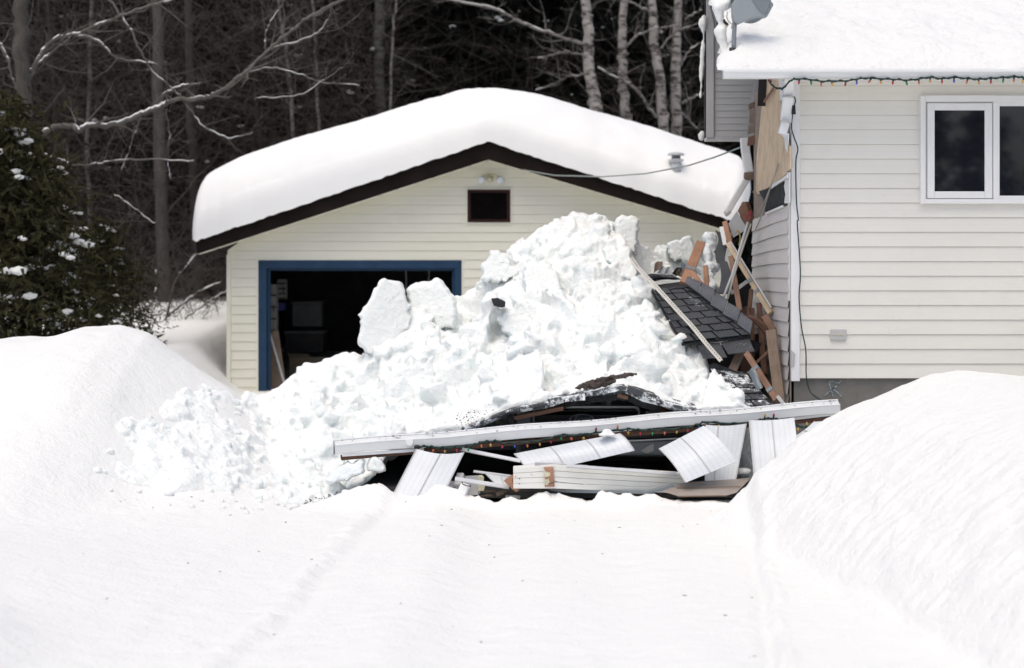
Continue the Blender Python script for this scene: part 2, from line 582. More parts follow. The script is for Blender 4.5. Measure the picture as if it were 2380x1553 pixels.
# ------------------------------------------------------------------ snow ground
def ground_h(X, Y):
    X, Y = np.asarray(X, float), np.asarray(Y, float)
    z = .012 * fbm(X * .9, Y * .5, oct=4, seed=3) + .006 * fbm(X * 5, Y * 2.2, oct=4, seed=5)
    near = sst(40, 22, Y)
    # packed tyre lanes running down the drive
    for x0, k, w, dep in ((1.22, .098, .045, .032), (-1.2, .055, .07, .02), (-.2, .02, .24, .035), (.55, .03, .22, .02), (-1.75, .02, .1, .006)):
        c = x0 + k * (Y - 9.5) + .03 * vnoise(Y * 1.3, x0 * 9.0, seed=8) + .012 * vnoise(Y * 7, x0 * 5.0, seed=9)
        s = (X - c)
        z = z - dep * np.exp(-(s / w) ** 2) + dep * .9 * np.exp(-((s - w * 1.6 * (1 if x0 > 0 else -1)) / (w * .9)) ** 2) * (1 + (.7 if w < .08 else .1) * vnoise(Y * 9, X * 9, seed=12))
    # left shoulder of the drive
    z = z + .22 * sst(-1.5, -3.6, X) * sst(15, 11, Y) + .16 * sst(-1.9, -2.7, X) * sst(10.2, 8.6, Y)
    # left bank: ploughed heap
    Xb = np.where(Y > 17.0, X * 17.0 / Y, X)
    cr = np.interp(Xb, [-9, -6, -4.37, -3.95, -3.65, -3.35, -3.1, -2.9, -2.62, -2.4, -2.2, -1.9, -1.6], [1.0, 1.1, 1.17, 1.19, 1.27, 1.27, 1.2, 1.06, .86, .72, .55, .3, 0])
    fr = .93 * sst(14.1 - 1.9 * sst(-2.5, -4.2, X) + .35 * vnoise(X * 1.2, 0, seed=21), 17.2, Y) ** .9 + .07 * sst(12.6, 14.6, Y)
    bk = sst(19.8, 17.4, Y)
    bank = cr * fr * bk
    bank = bank * (1 + .05 * fbm(X * 1.1, Y * .9, oct=3, seed=31)) + .012 * fr * fbm(X * 3, Y * 2.4, oct=4, seed=33)
    bank = np.where(Y > 18, np.minimum(bank, 2), bank)
    rm = sst(-3.7, -3.2, X) * sst(-1.7, -2.1, X) * sst(14.15, 14.5, Y + .12 * vnoise(X * 3, 0, seed=66)) * sst(16.9, 15.6, Y - (X + 3.4) * .8)
    bank = bank + 0 * rm * (.08 + .06 * blocks(X * 2.4, Y * 1.8, seed=67, tilt=.9) + .03 * fbm(X * 5, Y * 4, oct=4, seed=70) + .03 * blocks(X * 7.5, Y * 6.5, seed=68, tilt=.9) + .02 * blocks(X * 16, Y * 14, seed=69, tilt=.9))
    far_left = .68 * sst(-3.5, -4.4, X) * sst(18.5, 20.5, Y)
    z = z + np.maximum(bank * sst(24, 20, Y), far_left)
    # right bank
    sh = .12 * (14.2 - Y)
    sh = np.where(Y > 14.2, (Y - 14.2) * .45, sh)
    g = np.interp(X - sh, [1.38, 1.56, 1.70, 2.02, 2.33, 2.64, 2.95, 3.16, 3.65, 4.6, 8], [0, .13, .29, .56, .775, .90, 1.02, 1.05, 1.0, 1.05, .95])
    gy = sst(16.4, 14.3, Y) * (.75 + .25 * sst(5, 9, Y))
    rough = sst(2.9, 1.7, X - sh)
    g = g * gy
    edge = sst(.02, .25, g)
    g = g + edge * (.011 * fbm(X * 2.0, Y * 1.9, oct=3, seed=41) + rough * .018 * blocks(X * 9, Y * 9, seed=43) + rough * .014 * blocks(X * 20, Y * 18, seed=45)
                    + .006 * blocks(X * 11, Y * 10, seed=46) * sst(.1, .6, vnoise(X * .9, Y * .7, seed=47) + .5))
    g = g - .035 * np.exp(-((X - sh - 1.47 + .03 * vnoise(Y * 4, 0, seed=48)) / .045) ** 2) * sst(14.0, 12.8, Y)
    z = z + np.where(X > 1, g, 0)
    # crumbly lip where the cleared drive meets the wreck
    lip = np.exp(-((Y - 15.0 - .06 * vnoise(X * 3, 0, seed=51)) / .10) ** 2) * sst(-1.3, -.9, X) * sst(1.95, 1.6, X) * (1 - .6 * sst(1.0, 1.2, X))
    z = z + lip * (.05 + .10 * np.clip(fbm(X * 4, Y * 9, oct=4, seed=53) + .25, 0, 1) + .03 * blocks(X * 12, Y * 14, seed=54))
    z = z + .13 * np.exp(-((X + 1.12) / .3) ** 2 - ((Y - 14.95) / .25) ** 2)
    # far ground rises into the wood
    z = z + .12 * sst(19, 24, Y) * near + .55 * sst(26, 36, Y)
    z = z + .05 * fbm(X * .5, Y * .5, oct=3, seed=61) * sst(20, 26, Y)
    return z

def spaced(dense0, dense1, step, lo, hi):
    a = list(np.arange(dense0, dense1 + 1e-6, step))
    s, x = step, dense1
    while x < hi:
        s *= 1.25; x += s; a.append(x)
    s, x = step, dense0
    while x > lo:
        s *= 1.25; x -= s; a.insert(0, x)
    return np.array(a)

gx, gy = spaced(-5.2, 4.8, .03, -260, 260), spaced(8.2, 16.6, .03, -200, 300)
GX, GY = np.meshgrid(gx, gy, indexing='ij')
GZ = ground_h(GX, GY)
me = npmesh('snow_ground', np.stack([GX.ravel(), GY.ravel(), GZ.ravel()], 1), gridfaces(len(gx), len(gy)))
tag(finish('snow_ground', me, M_SNOW, None, True), kind='structure')

# treeless dark slope added behind the wood to close bright sky gaps
hx, hy = np.linspace(-140, 140, 90), np.linspace(56, 150, 40)
HX, HY = np.meshgrid(hx, hy, indexing='ij')
HZ = .3 + 42 * sst(54, 110, HY) + 2.0 * fbm(HX * .08, HY * .08, oct=4, seed=5)
me = npmesh('backing_hillside', np.stack([HX.ravel(), HY.ravel(), HZ.ravel()], 1), gridfaces(len(hx), len(hy)))
tag(finish('backing_hillside', me, M_HILL, None, True), kind='structure')

# bare carport slab, coloured dark to put shade into the void above it
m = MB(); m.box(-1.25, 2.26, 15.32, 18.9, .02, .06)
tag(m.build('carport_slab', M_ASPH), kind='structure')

# ------------------------------------------------------------------ siding builder
def siding(mb, axis, a_rng, z0, z1, course, plane, out, hole=None, lap=.014, warp=None, nseg=1):
    """lapped courses; axis 'x' (plane is Y, facing -Y) or 'y' (plane is X, facing -X). a_rng(z)->(a0,a1)"""
    n = int(math.ceil((z1 - z0) / course - 1e-6))
    for k in range(n):
        zb, zt = z0 + k * course, min(z0 + (k + 1) * course, z1)
        if zt - zb < 1e-4: continue
        zm = (zb + zt) / 2
        segs = []
        a0b, a1b = a_rng(zb); a0t, a1t = a_rng(zt)
        segs.append((a0b, a1b, a0t, a1t))
        if hole and zb < hole[3] and zt > hole[2]:
            segs = [(a0b, hole[0], a0t, hole[0]), (hole[1], a1b, hole[1], a1t)]
        for b0, b1, t0, t1 in segs:
            if b1 - b0 < .01: continue
            fr = (zt - zb) / course
            def pt(a, z, o):
                if warp:
                    dz, do = warp(a, z)
                    z, o = z + dz, o + do
                return (a, plane - out * o, z) if axis == 'x' else (plane - out * o, a, z)
            for i in range(nseg):
                u0, u1 = i / nseg, (i + 1) / nseg
                B0, B1 = b0 + (b1 - b0) * u0, b0 + (b1 - b0) * u1
                T0, T1 = t0 + (t1 - t0) * u0, t0 + (t1 - t0) * u1
                hh = (zt - zb)
                # profile: shadow groove under lap, face, small mid-crease of the D profile
                prof = [(0, -.002), (.0, lap), (.48, lap * .66), (.52, lap * .6), (.97, lap * .32), (1.0, lap * .02)]
                for (p0, o0), (p1, o1) in zip(prof[:-1], prof[1:]):
                    x0a, x1a = B0 + (T0 - B0) * p0, B1 + (T1 - B1) * p0
                    x0b, x1b = B0 + (T0 - B0) * p1, B1 + (T1 - B1) * p1
                    q = len(mb.v)
                    mb.v += [pt(x0a, zb + hh * p0, o0), pt(x1a, zb + hh * p0, o0), pt(x1b, zb + hh * p1, o1), pt(x0b, zb + hh * p1, o1)]
                    mb.face([q, q + 1, q + 2, q + 3] if axis == 'x' else [q + 3, q + 2, q + 1, q])

# ------------------------------------------------------------------ garage
GYF = 26.6
S = GYF / F
def GXp(px): return (px - CX) * S
def GZp(py): return EYE + (CY - py) * S
garage = thing('garage', 'cream sided garage with an open blue framed doorway and snow loaded gable roof', 'garage', (GXp(1135), GYF, 0))
gL, gR = GXp(529), GXp(1700)
gap = (GXp(1135), GZp(372))
eL, eR = (gL, GZp(586)), (gR, GZp(545))
def grng(z):
    lo, hi = gL, gR
    sl = (gap[1] - GZp(590)) / (gap[0] - GXp(470))
    sr = (gap[1] - GZp(530)) / (GXp(1665) - gap[0])
    lo = max(lo, gap[0] - (gap[1] - z) / sl)
    hi = min(hi, gap[0] + (gap[1] - z) / sr)
    return min(lo, gap[0]), max(hi, gap[0])
dx0, dx1, dz1 = GXp(601), GXp(1073), GZp(605)
m = MB()
siding(m, 'x', grng, -.05, gap[1], .1215, GYF, 1, hole=(dx0, dx1, -1, dz1), lap=.016)
# courses right at door top: close the sliver
wall = m.build('siding', M_GSIDE, garage)
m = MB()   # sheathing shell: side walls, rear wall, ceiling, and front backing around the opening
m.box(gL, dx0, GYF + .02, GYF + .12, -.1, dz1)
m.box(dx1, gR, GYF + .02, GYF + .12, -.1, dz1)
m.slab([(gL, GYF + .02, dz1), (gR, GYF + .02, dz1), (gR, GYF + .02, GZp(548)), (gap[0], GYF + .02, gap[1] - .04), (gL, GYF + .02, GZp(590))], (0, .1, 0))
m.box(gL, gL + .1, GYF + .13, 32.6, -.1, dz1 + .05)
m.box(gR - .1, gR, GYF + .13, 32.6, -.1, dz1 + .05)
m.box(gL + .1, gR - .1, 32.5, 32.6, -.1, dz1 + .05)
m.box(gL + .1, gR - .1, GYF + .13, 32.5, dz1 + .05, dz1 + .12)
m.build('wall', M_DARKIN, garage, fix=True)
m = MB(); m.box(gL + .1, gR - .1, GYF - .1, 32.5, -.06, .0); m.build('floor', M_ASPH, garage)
m = MB()
m.box(gL - .01, gL + .045, GYF - .035, GYF + .02, -.1, GZp(592))
m.build('corner_trim', M_GSIDE, garage, bevel=.004)
# door frame: blue
df = MB()
df.box(dx0, dx0 + .11, GYF - .03, GYF + .14, -.1, dz1 - .11)
df.box(dx1 - .09, dx1, GYF - .03, GYF + .14, -.1, dz1 - .11)
df.box(dx0, dx1, GYF - .03, GYF + .14, dz1 - .11, dz1)
df.box(dx0 + .11, dx0 + .15, GYF + .05, GYF + .12, -.1, dz1 - .14)
df.box(dx1 - .13, dx1 - .09, GYF + .05, GYF + .12, -.1, dz1 - .14)
df.box(dx0 + .11, dx1 - .09, GYF + .05, GYF + .12, dz1 - .14, dz1 - .11)
df.build('door_frame', M_BLUE, garage, bevel=.004)
m = MB()
m.box(dx0 - .03, dx0, GYF - .02, GYF + .02, -.1, dz1 + .03)
m.box(dx1, dx1 + .03, GYF - .02, GYF + .02, -.1, dz1 + .03)
m.box(dx0, dx1, GYF - .02, GYF + .02, dz1, dz1 + .03)
m.build('door_trim', M_GSIDE, garage, bevel=.003)
# roof deck, fascia, soffit (front overhang 0.4 m)
FY = GYF - .38
def PF(px, py, Y=FY): return P(px, py, Y)
tipL, tipR, apx = PF(455, 562), PF(1692, 513), PF(1135, 330)
tipLb, tipRb, apxb = PF(457, 591), PF(1684, 534), PF(1135, 371)
m = MB()
m.slab([tipLb, apxb, apx, tipL], (0, .04, 0))
m.slab([apxb, tipRb, tipR, apx], (0, .04, 0))
m.build('fascia', M_FASCIA, garage, bevel=.004, fix=True)
m = MB()
for a, b in ((tipL, apx), (apx, tipR)):
    d = Vector((0, 0, -.035))
    m.slab([a + Vector((0, -.03, 0)), b + Vector((0, -.03, 0)), b + Vector((0, -.03, .028)), a + Vector((0, -.03, .028))], (0, .1, 0))
m.build('drip_edge', M_FASCIA, garage, fix=True)
m = MB()
for a, b in ((tipL, apx), (apx, tipR)):
    e = Vector((0, .04, -.02))
    m.slab([a + e, b + e, b + e + Vector((0, 0, -.06)), a + e + Vector((0, 0, -.06))], (0, 6.2, 0))
m.build('roof_deck', M_FASCIA, garage, fix=True)
m = MB()   # soffit boards under the overhang
for a, b, n in ((tipLb, apxb, 16), (apxb, tipRb, 13)):
    for k in range(n):
        p, q = a.lerp(b, k / n), a.lerp(b, (k + .94) / n)
        o1 = Vector((0, .045, .0)); 
        m.slab([p + o1, q + o1, q + o1 + Vector((0, .33, .0)), p + o1 + Vector((0, .33, .0))], (0, 0, .012))
m.build('soffit', M_GSIDE, garage, fix=True)
# gable vent
vx0, vx1, vz0, vz1 = GXp(1086.5), GXp(1186), GZp(517), GZp(441)
vent = MB()
for (a, b, c, d) in ((vx0, vx0 + .045, vz0, vz1), (vx1 - .045, vx1, vz0, vz1), (vx0 + .045, vx1 - .045, vz1 - .04, vz1), (vx0 + .045, vx1 - .045, vz0, vz0 + .04)):
    vent.box(a, b, GYF - .045, GYF + .01, c, d)
vo = vent.build('gable_vent', M_LOUVRE, garage, bevel=.004)
m = MB()
for k in range(11):
    z = vz0 + .05 + k * (vz1 - vz0 - .09) / 11
    m.slab([(vx0 + .045, GYF - .04, z), (vx1 - .045, GYF - .04, z), (vx1 - .045, GYF - .028, z + .035), (vx0 + .045, GYF - .028, z + .035)], (0, .002, .004))
m.box(vx0 + .04, vx1 - .04, GYF - .026, GYF + .0, vz0 + .03, vz1 - .03)
m.build('slats', varied('black_slats', (.003, .003, .003), (.007, .005, .005), .9, 5, .05), vo)
m = MB()
for (a, b, c, d) in ((vx0 - .022, vx0, vz0 - .022, vz1 + .022), (vx1, vx1 + .022, vz0 - .022, vz1 + .022), (vx0, vx1, vz1, vz1 + .022), (vx0, vx1, vz0 - .022, vz0)):
    m.box(a, b, GYF - .03, GYF, c, d)
m.build('vent_trim', M_GSIDE, garage)
# twin floodlight
fl = thing('floodlight', 'twin headed outdoor floodlight mounted under the garage gable peak', 'light', Q('8', 620, 680, GYF - .04))
fc = Q('8', 622, 690, GYF)
m = MB(); m.lathe(fc + Vector((0, -.01, 0)), [(.055, 0), (.055, .02), (.03, .035)], 16, (0, -1, 0))
m.tube([fc + Vector((-.1, -.05, .02)), fc + Vector((-.04, -.06, .04)), fc + Vector((0, -.05, .02)), fc + Vector((.05, -.06, .04)), fc + Vector((.11, -.05, 0))], .012, 8)
m.build('bracket', M_FOAM, fl)
m = MB(); m.lathe(Q('8', 620, 705, GYF - .05), [(.03, 0), (.035, .03), (.02, .06)], 14, (0, -1, -.2)); m.build('sensor', M_FOAM, fl, True)
for sx, px, py, ax in ((-1, 478, 735, (-.25, -1, -.35)), (1, 790, 735, (.35, -1, -.5))):
    c = Q('8', px - sx * 25, py - 30, GYF - .08)
    m = MB(); m.lathe(c, [(.018, -.05), (.025, -.02), (.045, .03), (.05, .06)], 16, ax); h = m.build('lamp_head', M_GREYTRIM, fl, True)
    m = MB(); m.lathe(c + Vector(ax).normalized() * .055, [(.05, 0), (.044, .015), (.025, .024), (.004, .027)], 16, ax); m.build('lens', M_LENS, h, True)
# garage snow
T = [(452, 553), (451, 520), (455, 470), (463, 425), (478, 400), (505, 384), (550, 364), (600, 345), (700, 312), (800, 283), (900, 253), (1000, 221), (1060, 206), (1130, 199), (1200, 204),
     (1290, 222), (1400, 252), (1500, 282), (1600, 314), (1650, 330), (1700, 345), (1728, 356), (1745, 390), (1750, 430), (1735, 480)]
def By(px): return 562 - (px - 455) * .3412 if px < 1135 else 330 + (px - 1135) * .328
Bx = [455, 456, 457, 460, 466, 490, 545, 600, 700, 800, 900, 1000, 1060, 1130, 1200, 1290, 1400, 1500, 1600, 1640, 1670, 1684, 1695, 1700, 1702]
tt = np.arange(len(T)); ts = np.linspace(0, len(T) - 1, 220)
def smooth1(a, k=5):
    p = np.pad(a, (k, k), 'edge'); return np.convolve(p, np.ones(2 * k + 1) / (2 * k + 1), 'valid')
Tx, Ty = smooth1(np.interp(ts, tt, [p[0] for p in T]), 3), smooth1(np.interp(ts, tt, [p[1] for p in T]), 3)
Bxx = np.interp(ts, tt, Bx); Byy = np.array([By(x) for x in Bxx])
vs = np.concatenate([np.linspace(0, .12, 10), np.linspace(.14, 2.2, 50), np.linspace(2.4, 6.6, 16)])
V = []
Y0 = FY - .06
for i in range(len(ts)):
    r = 1.2 + 1.2 * float(sst(1135, 1500, Bxx[i]))
    b = np.array(P(Bxx[i], Byy[i] - 1, Y0)); t = np.array(P(Tx[i], Ty[i], Y0 + r * .62))
    t[1] = b[1]
    for v in vs:
        lip = math.sqrt(max(0, 1 - (1 - min(v / .12, 1)) ** 2))
        q = min(v / r, 1); rise = math.sqrt(max(0, 1 - (1 - q) ** 2)) ** 1.15
        w = .14 * lip + .86 * rise
        p = b + (t - b) * w
        n = float(fbm(Bxx[i] * .012, v * 1.6, oct=3, seed=71)) * .03 * min(1, v * 4 + .2) + float(fbm(Bxx[i] * .09, v * 14, oct=3, seed=72)) * (.006 + .012 * math.exp(-v * 3))
        V.append((p[0], Y0 + v + .02 * float(vnoise(Bxx[i] * .02, 0, seed=73)) - .05 * math.sin(min(v / .12, 1) * math.pi) * .3, p[2] + n))
me = npmesh('garage_roof_snow', V, gridfaces(len(ts), len(vs)))
gs = finish('roof_snow', me, M_ROOFSNOW, None, True)
tag(gs, 'deep smooth blanket of snow lying on the garage roof', 'snow')
bm = bmesh.new(); bm.from_mesh(me); bmesh.ops.recalc_face_normals(bm, faces=bm.faces); bm.to_mesh(me); bm.free()
# roof vent in the snow
_b = min(V, key=lambda q: abs(q[0] * F / q[1] + CX - 1572) + abs(CY - (q[2] - EYE) * F / q[1] - 389))
c = Vector(_b) + Vector((0, -.02, .02))
rv = thing('roof_vent', 'round galvanised metal vent cap poking out of the garage roof snow', 'vent', c)
m = MB(); m.lathe(c + Vector((0, 0, -.2)), [(.07, .12), (.07, .235)], 20); m.build('pipe', M_STEEL, rv, True)
m = MB(); m.lathe(c + Vector((0, 0, .03)), [(.055, 0), (.09, .018), (.105, .04), (.1, .05), (.06, .055)], 20); m.build('collar', M_STEEL, rv, True)
m = MB(); m.lathe(c + Vector((0, 0, .085)), [(.06, 0), (.06, .05)], 20); m.build('louvre', M_GREYMETAL, rv, True)
m = MB(); m.lathe(c + Vector((0, 0, .13)), [(.112, 0), (.116, .012), (.095, .035), (.04, .045)], 20); m.build('cap', M_STEEL, rv, True)

# garage contents
def gbox(name, z, x0, y0, x1, y1, Y, dep, mt, label, cat, detail=None, bevel=.01):
    a, b = Q(z, x0, y1, Y), Q(z, x1, y0, Y)
    r = thing(name, label, cat, ((a.x + b.x) / 2, Y, a.z))
    m = MB(); m.box(a.x, b.x, Y, Y + dep, a.z, b.z); m.build('body', mt, r, bevel=bevel)
    if detail: detail(r, a, b, Y)
    return r
def shelf_detail(r, a, b, Y):
    for k in range(4):
        z = a.z + (b.z - a.z) * k / 4
        m = MB(); m.box(a.x - .01, b.x + .01, Y - .03, Y - .002, z, z + .02); m.build('shelf', M_DARKIN, r)
    m = MB(); m.box(b.x - .03, b.x - .015, Y - .045, Y - .031, (a.z + b.z) / 2 - .04, (a.z + b.z) / 2 + .04); m.build('handle', M_BLACK, r)
def lid_detail(r, a, b, Y):
    m = MB(); m.box(a.x - .02, b.x + .02, Y - .03, Y + .42, b.z, b.z + .04); m.build('lid', M_INGREY, r, bevel=.008)
def flap_detail(r, a, b, Y):
    xm = (a.x + b.x) / 2
    m = MB(); m.slab([(a.x, Y - .002, b.z), (xm, Y - .002, b.z), (xm - .03, Y - .08, b.z + .05), (a.x, Y - .08, b.z + .05)], (0, .004, 0)); m.build('flap', M_CARD, r)
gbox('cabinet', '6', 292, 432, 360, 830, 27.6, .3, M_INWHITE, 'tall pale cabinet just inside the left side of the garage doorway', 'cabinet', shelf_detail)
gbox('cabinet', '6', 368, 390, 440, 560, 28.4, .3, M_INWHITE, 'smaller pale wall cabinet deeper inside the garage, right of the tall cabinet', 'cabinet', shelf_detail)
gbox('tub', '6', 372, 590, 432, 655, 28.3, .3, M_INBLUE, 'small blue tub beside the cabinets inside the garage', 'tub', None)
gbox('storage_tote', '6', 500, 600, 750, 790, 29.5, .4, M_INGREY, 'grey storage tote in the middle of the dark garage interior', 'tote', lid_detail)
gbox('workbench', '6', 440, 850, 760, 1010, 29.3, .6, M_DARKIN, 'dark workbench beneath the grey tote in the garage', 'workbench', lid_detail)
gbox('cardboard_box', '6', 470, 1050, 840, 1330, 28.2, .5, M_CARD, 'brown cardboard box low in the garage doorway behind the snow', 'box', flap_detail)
a, b = Q('6', 320, 830, 27.1), Q('6', 400, 1420, 26.9)
m = MB(); m.beam(a, b, .2, .03); tag(m.build('leaning_board', M_WOODG, bevel=.004), 'brown board leaning inside the left side of the garage doorway', 'board')
a, b = Q('6', 300, 820, 27.0), Q('6', 450, 1330, 26.8)
m = MB(); m.tube([a, b], .015, 8); tag(m.build('leaning_pole', M_STEEL), 'thin pale metal pole leaning against the brown board in the garage', 'pole')
for x, y1, lab in ((1462, 520, 'longer pale cord hanging from the garage ceiling behind the snow slabs'), (1655, 420, 'shorter pale cord hanging from the garage ceiling by the right door jamb')):
    m = MB(); m.tube([Q('6', x, 300, 28), Q('6', x + 4, (300 + y1) / 2, 28), Q('6', x, y1, 28)], .008, 6)
    tag(m.build('hanging_cord', M_INWHITE), lab, 'cord', 'cords hanging in the garage')

# ------------------------------------------------------------------ house
HY0 = 16.2
HS = HY0 / F
def HXp(px): return (px - CX) * HS
def HZp(py): return EYE + (CY - py) * HS
hX = HXp(1838)           # side wall plane
house = thing('house', 'white sided house with a window and a torn open side wall', 'house', (hX + 2, HY0, 0))
zb, zt = HZp(879), HZp(170)
m = MB()
wx0, wx1, wz0, wz1 = HXp(2137), HXp(2137) + 2.1, HZp(474), HZp(223)
siding(m, 'x', lambda z: (HXp(1856), 9.0), zb, zt, .1189, HY0, 1, lap=.014)
m.build('siding', M_HSIDE, house)
m = MB()
m.box(hX + .01, 9, HY0 + .005, HY0 + .15, zb + .008, zt + .1)
m.box(9, 9.15, HY0 + .005, 18.8, .2, zt + .1)
m.box(hX + .11, 9, 18.7, 18.8, .2, zt - .05)
m.build('wall', M_BROWNB, house)
m = MB()
m.box(hX + .03, 9, HY0 + .02, HY0 + .25, -.3, zb + .004)
m.box(hX + .03, hX + .25, HY0 + .25, 18.65, -.3, zb + .004)
m.build('foundation', M_CONC, house)
# chalk mark on the foundation: crossed strokes with an R shape
m = MB()
def stroke(pts, w=.009):
    pp = [Q('2', x, y, HY0 + .016) for x, y in pts]
    for a, b in zip(pp[:-1], pp[1:]):
        m.beam(a, b, w, .006)
stroke([(1520, 1205), (1535, 1250), (1552, 1310)])
stroke([(1520, 1210), (1560, 1207), (1582, 1222), (1575, 1248), (1540, 1258)])
stroke([(1605, 1203), (1560, 1250), (1495, 1303)])
stroke([(1545, 1255), (1580, 1280), (1607, 1308)])
m.build('chalk_mark', M_CHALK, house)
m = MB(); m.box(HXp(1838), HXp(1858), HY0 - .03, HY0 + .03, HZp(886), HZp(182)); 
m.box(hX - .014, hX + .004, HY0 + .031, HY0 + .08, HZp(700), HZp(330))
m.build('corner_trim', M_TRIM, house, bevel=.005)
# side wall ------------
def PS(px, py, o=0.0):
    X = hX - o
    Y = X * F / (px - CX)
    return Vector((X, Y, EYE + (CY - py) * Y / F))
def PSz(z, x, y, o=0.0):
    return PS(*D(z, x, y), o)
Yfar = 18.75
m = MB(); m.box(hX + .002, hX + .1, HY0 + .152, Yfar - .05, .15, zt + .05); m.box(hX - .004, hX + .008, HY0 + .03, HY0 + .151, .5, zt); m.build('side_sheathing', M_BROWNB, house)
m = MB()
def warp(a, z):
    u = (a - HY0) / (Yfar - HY0)
    top = float(sst(1.2, 2.3, z))
    w = math.sin(u * math.pi) 
    return (-.055 * u * top + .02 * (1 - top) * u * u + .006 * math.sin(a * 2 + z * 3), .012 * w + .008 * math.sin(a * 2.1 + z * 1.4) + .03 * (1 - top) * w + .010)
siding(m, 'y', lambda z: (HY0 + .03, Yfar - .05 - .3 * float(sst(1.5, .7, z))), .52, HZp(478), .1189, hX, 1, lap=.016, warp=warp, nseg=14)
m.build('side_siding', M_SIDE, house)
ply = [(1777, 178), (1808, 178), (1816, 250), (1815, 290), (1813, 312), (1836, 340), (1836, 392), (1824, 408), (1790, 433), (1762, 452), (1757, 443), (1758, 367), (1764, 310), (1770, 250)]
m = MB(); m.slab([PS(x, y, .02) for x, y in ply], (.012, 0, 0)); m.build('plywood', M_PLY, house, fix=True)
m = MB(); m.slab([PSz('B', x, y, .034) for x, y in [(640, 712), (780, 665), (950, 598), (938, 650), (955, 750), (935, 860), (720, 962), (705, 900), (690, 800)]], (.008, 0, 0))
m.build('tar_paper', M_FELT, house, fix=True)
m = MB()
m.slab([PSz('B', x, y, .03) for x, y in [(890, 0), (1005, 0), (1000, 100), (985, 230), (965, 180), (950, 60), (920, 30)]], (.006, 0, 0))
m.slab([PSz('B', x, y, .05) for x, y in [(780, 645), (985, 510), (985, 545), (790, 680)]], (.01, 0, 0))
m.slab([PSz('B', x, y, .028) for x, y in [(985, 480), (1015, 480), (1015, 850), (950, 860), (960, 750), (940, 650), (955, 590)]], (.008, 0, 0))
m.slab([PSz('A', x, y, .03) for x, y in [(940, 860), (1010, 860), (990, 1120), (960, 1110), (955, 1000)]], (.006, 0, 0))
m.slab([PSz('B', x, y, .052) for x, y in [(715, 975), (930, 880), (935, 905), (715, 1000)]], (.006, 0, 0))
m.build('torn_house_wrap', M_TRIM, house, fix=True)
m = MB(); m.beam(PSz('A', 885, 985, .05), PSz('A', 785, 1130, .05), .012, .02); m.build('splinter', M_WOOD, house)
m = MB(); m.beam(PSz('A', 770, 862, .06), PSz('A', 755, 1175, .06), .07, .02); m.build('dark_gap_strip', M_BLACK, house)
m = MB(); m.box(hX - .02, hX + .02, HY0 + .032, HY0 + .09, HZp(444), HZp(398)); m.build('exposed_stud', M_WOODD, house)
# rear wing: cantilevered grey wall
WY = 19.2
WS = WY / F
wl, wr = (1648 - CX) * WS, (1790 - CX) * WS
wz = EYE + (CY - 318) * WS
wing = house
m = MB()
siding(m, 'x', lambda z: (wl + .04, wr), wz, wz + 2.2, 15.05 * WS, WY, 1, lap=.008)
m.build('wing_siding', M_WING, house)
m = MB(); m.box(wl + .02, wr, WY + .01, WY + .3, wz, wz + 2.2); m.build('wing_wall', M_DARKIN, house)
m = MB(); m.box(wl - .03, wl + .045, WY - .03, WY + .01, wz - .01, wz + 2.2); m.build('wing_corner_trim', M_GREYTRIM, house, bevel=.004)
m = MB(); m.box(wl - .045, wl - .031, WY - .02, WY + .03, wz + .05, wz + 2.2); m.build('wing_edge', M_BLACK, house)
m = MB(); m.box(wl - .02, wr, WY - .02, WY + .28, wz - .03, wz - .002); m.build('wing_soffit', M_GREYTRIM, house)
# brown backer boards beside the plywood
for pts, mt in (([(615, 1155), (740, 1105), (770, 1190), (670, 1200), (620, 1225)], M_WOODG), ([(625, 1225), (765, 1195), (745, 1380), (620, 1365)], M_BROWNB), ([(615, 1385), (740, 1385), (725, 1460), (605, 1490)], M_BROWNB), ([(610, 1520), (720, 1490), (700, 1600), (600, 1620)], M_WOOD)):
    m = MB(); m.slab([Q('A', x, y, 18.6) for x, y in pts], (0, .03, 0)); m.build('backer_board', mt, house, fix=True)
m = MB(); m.slab([Q('A', x, y, 18.65) for x, y in [(690, 870), (770, 860), (745, 1100), (650, 1140), (665, 1010)]], (0, .02, 0)); m.build('house_wrap', M_WING, house, fix=True)
# eaves: soffit, gutter
EY = 15.72
ez1, ez0 = EYE + (CY - 160) * EY / F, EYE + (CY - 182) * EY / F
ex0 = (1682 - CX) * EY / F
m = MB()
prof = [(0, 0), (-.05, .006), (-.062, .03), (-.085, .055), (-.085, .072), (0.02, .075)]
n0 = len(m.v)
for X in (ex0, 9.2):
    for (dy, dz) in prof:
        m.v.append((X, EY + .085 + dy, ez0 + dz))
k = len(prof)
for i in range(k - 1):
    m.face([i, i + 1, k + i + 1, k + i])
m.face(list(range(k))[::-1])
m.face([k - 1, 0, k, 2 * k - 1])
m.build('gutter', M_WHITE, house, fix=True)
m = MB(); m.box(hX - .1, 9.2, EY + .1, HY0, ez0 + .02, ez0 + .035); m.build('soffit', M_TRIM, house)
m = MB()
sl = math.tan(R(22))
m.slab([(ex0 + .02, EY + .1, ez1 - .01), (9.3, EY + .1, ez1 - .01), (9.3, 22.5, ez1 + 6.78 * sl), (ex0 + .25, 22.5, ez1 + 6.78 * sl)], (0, 0, .04))
m.build('roof', M_SHING, house, fix=True)
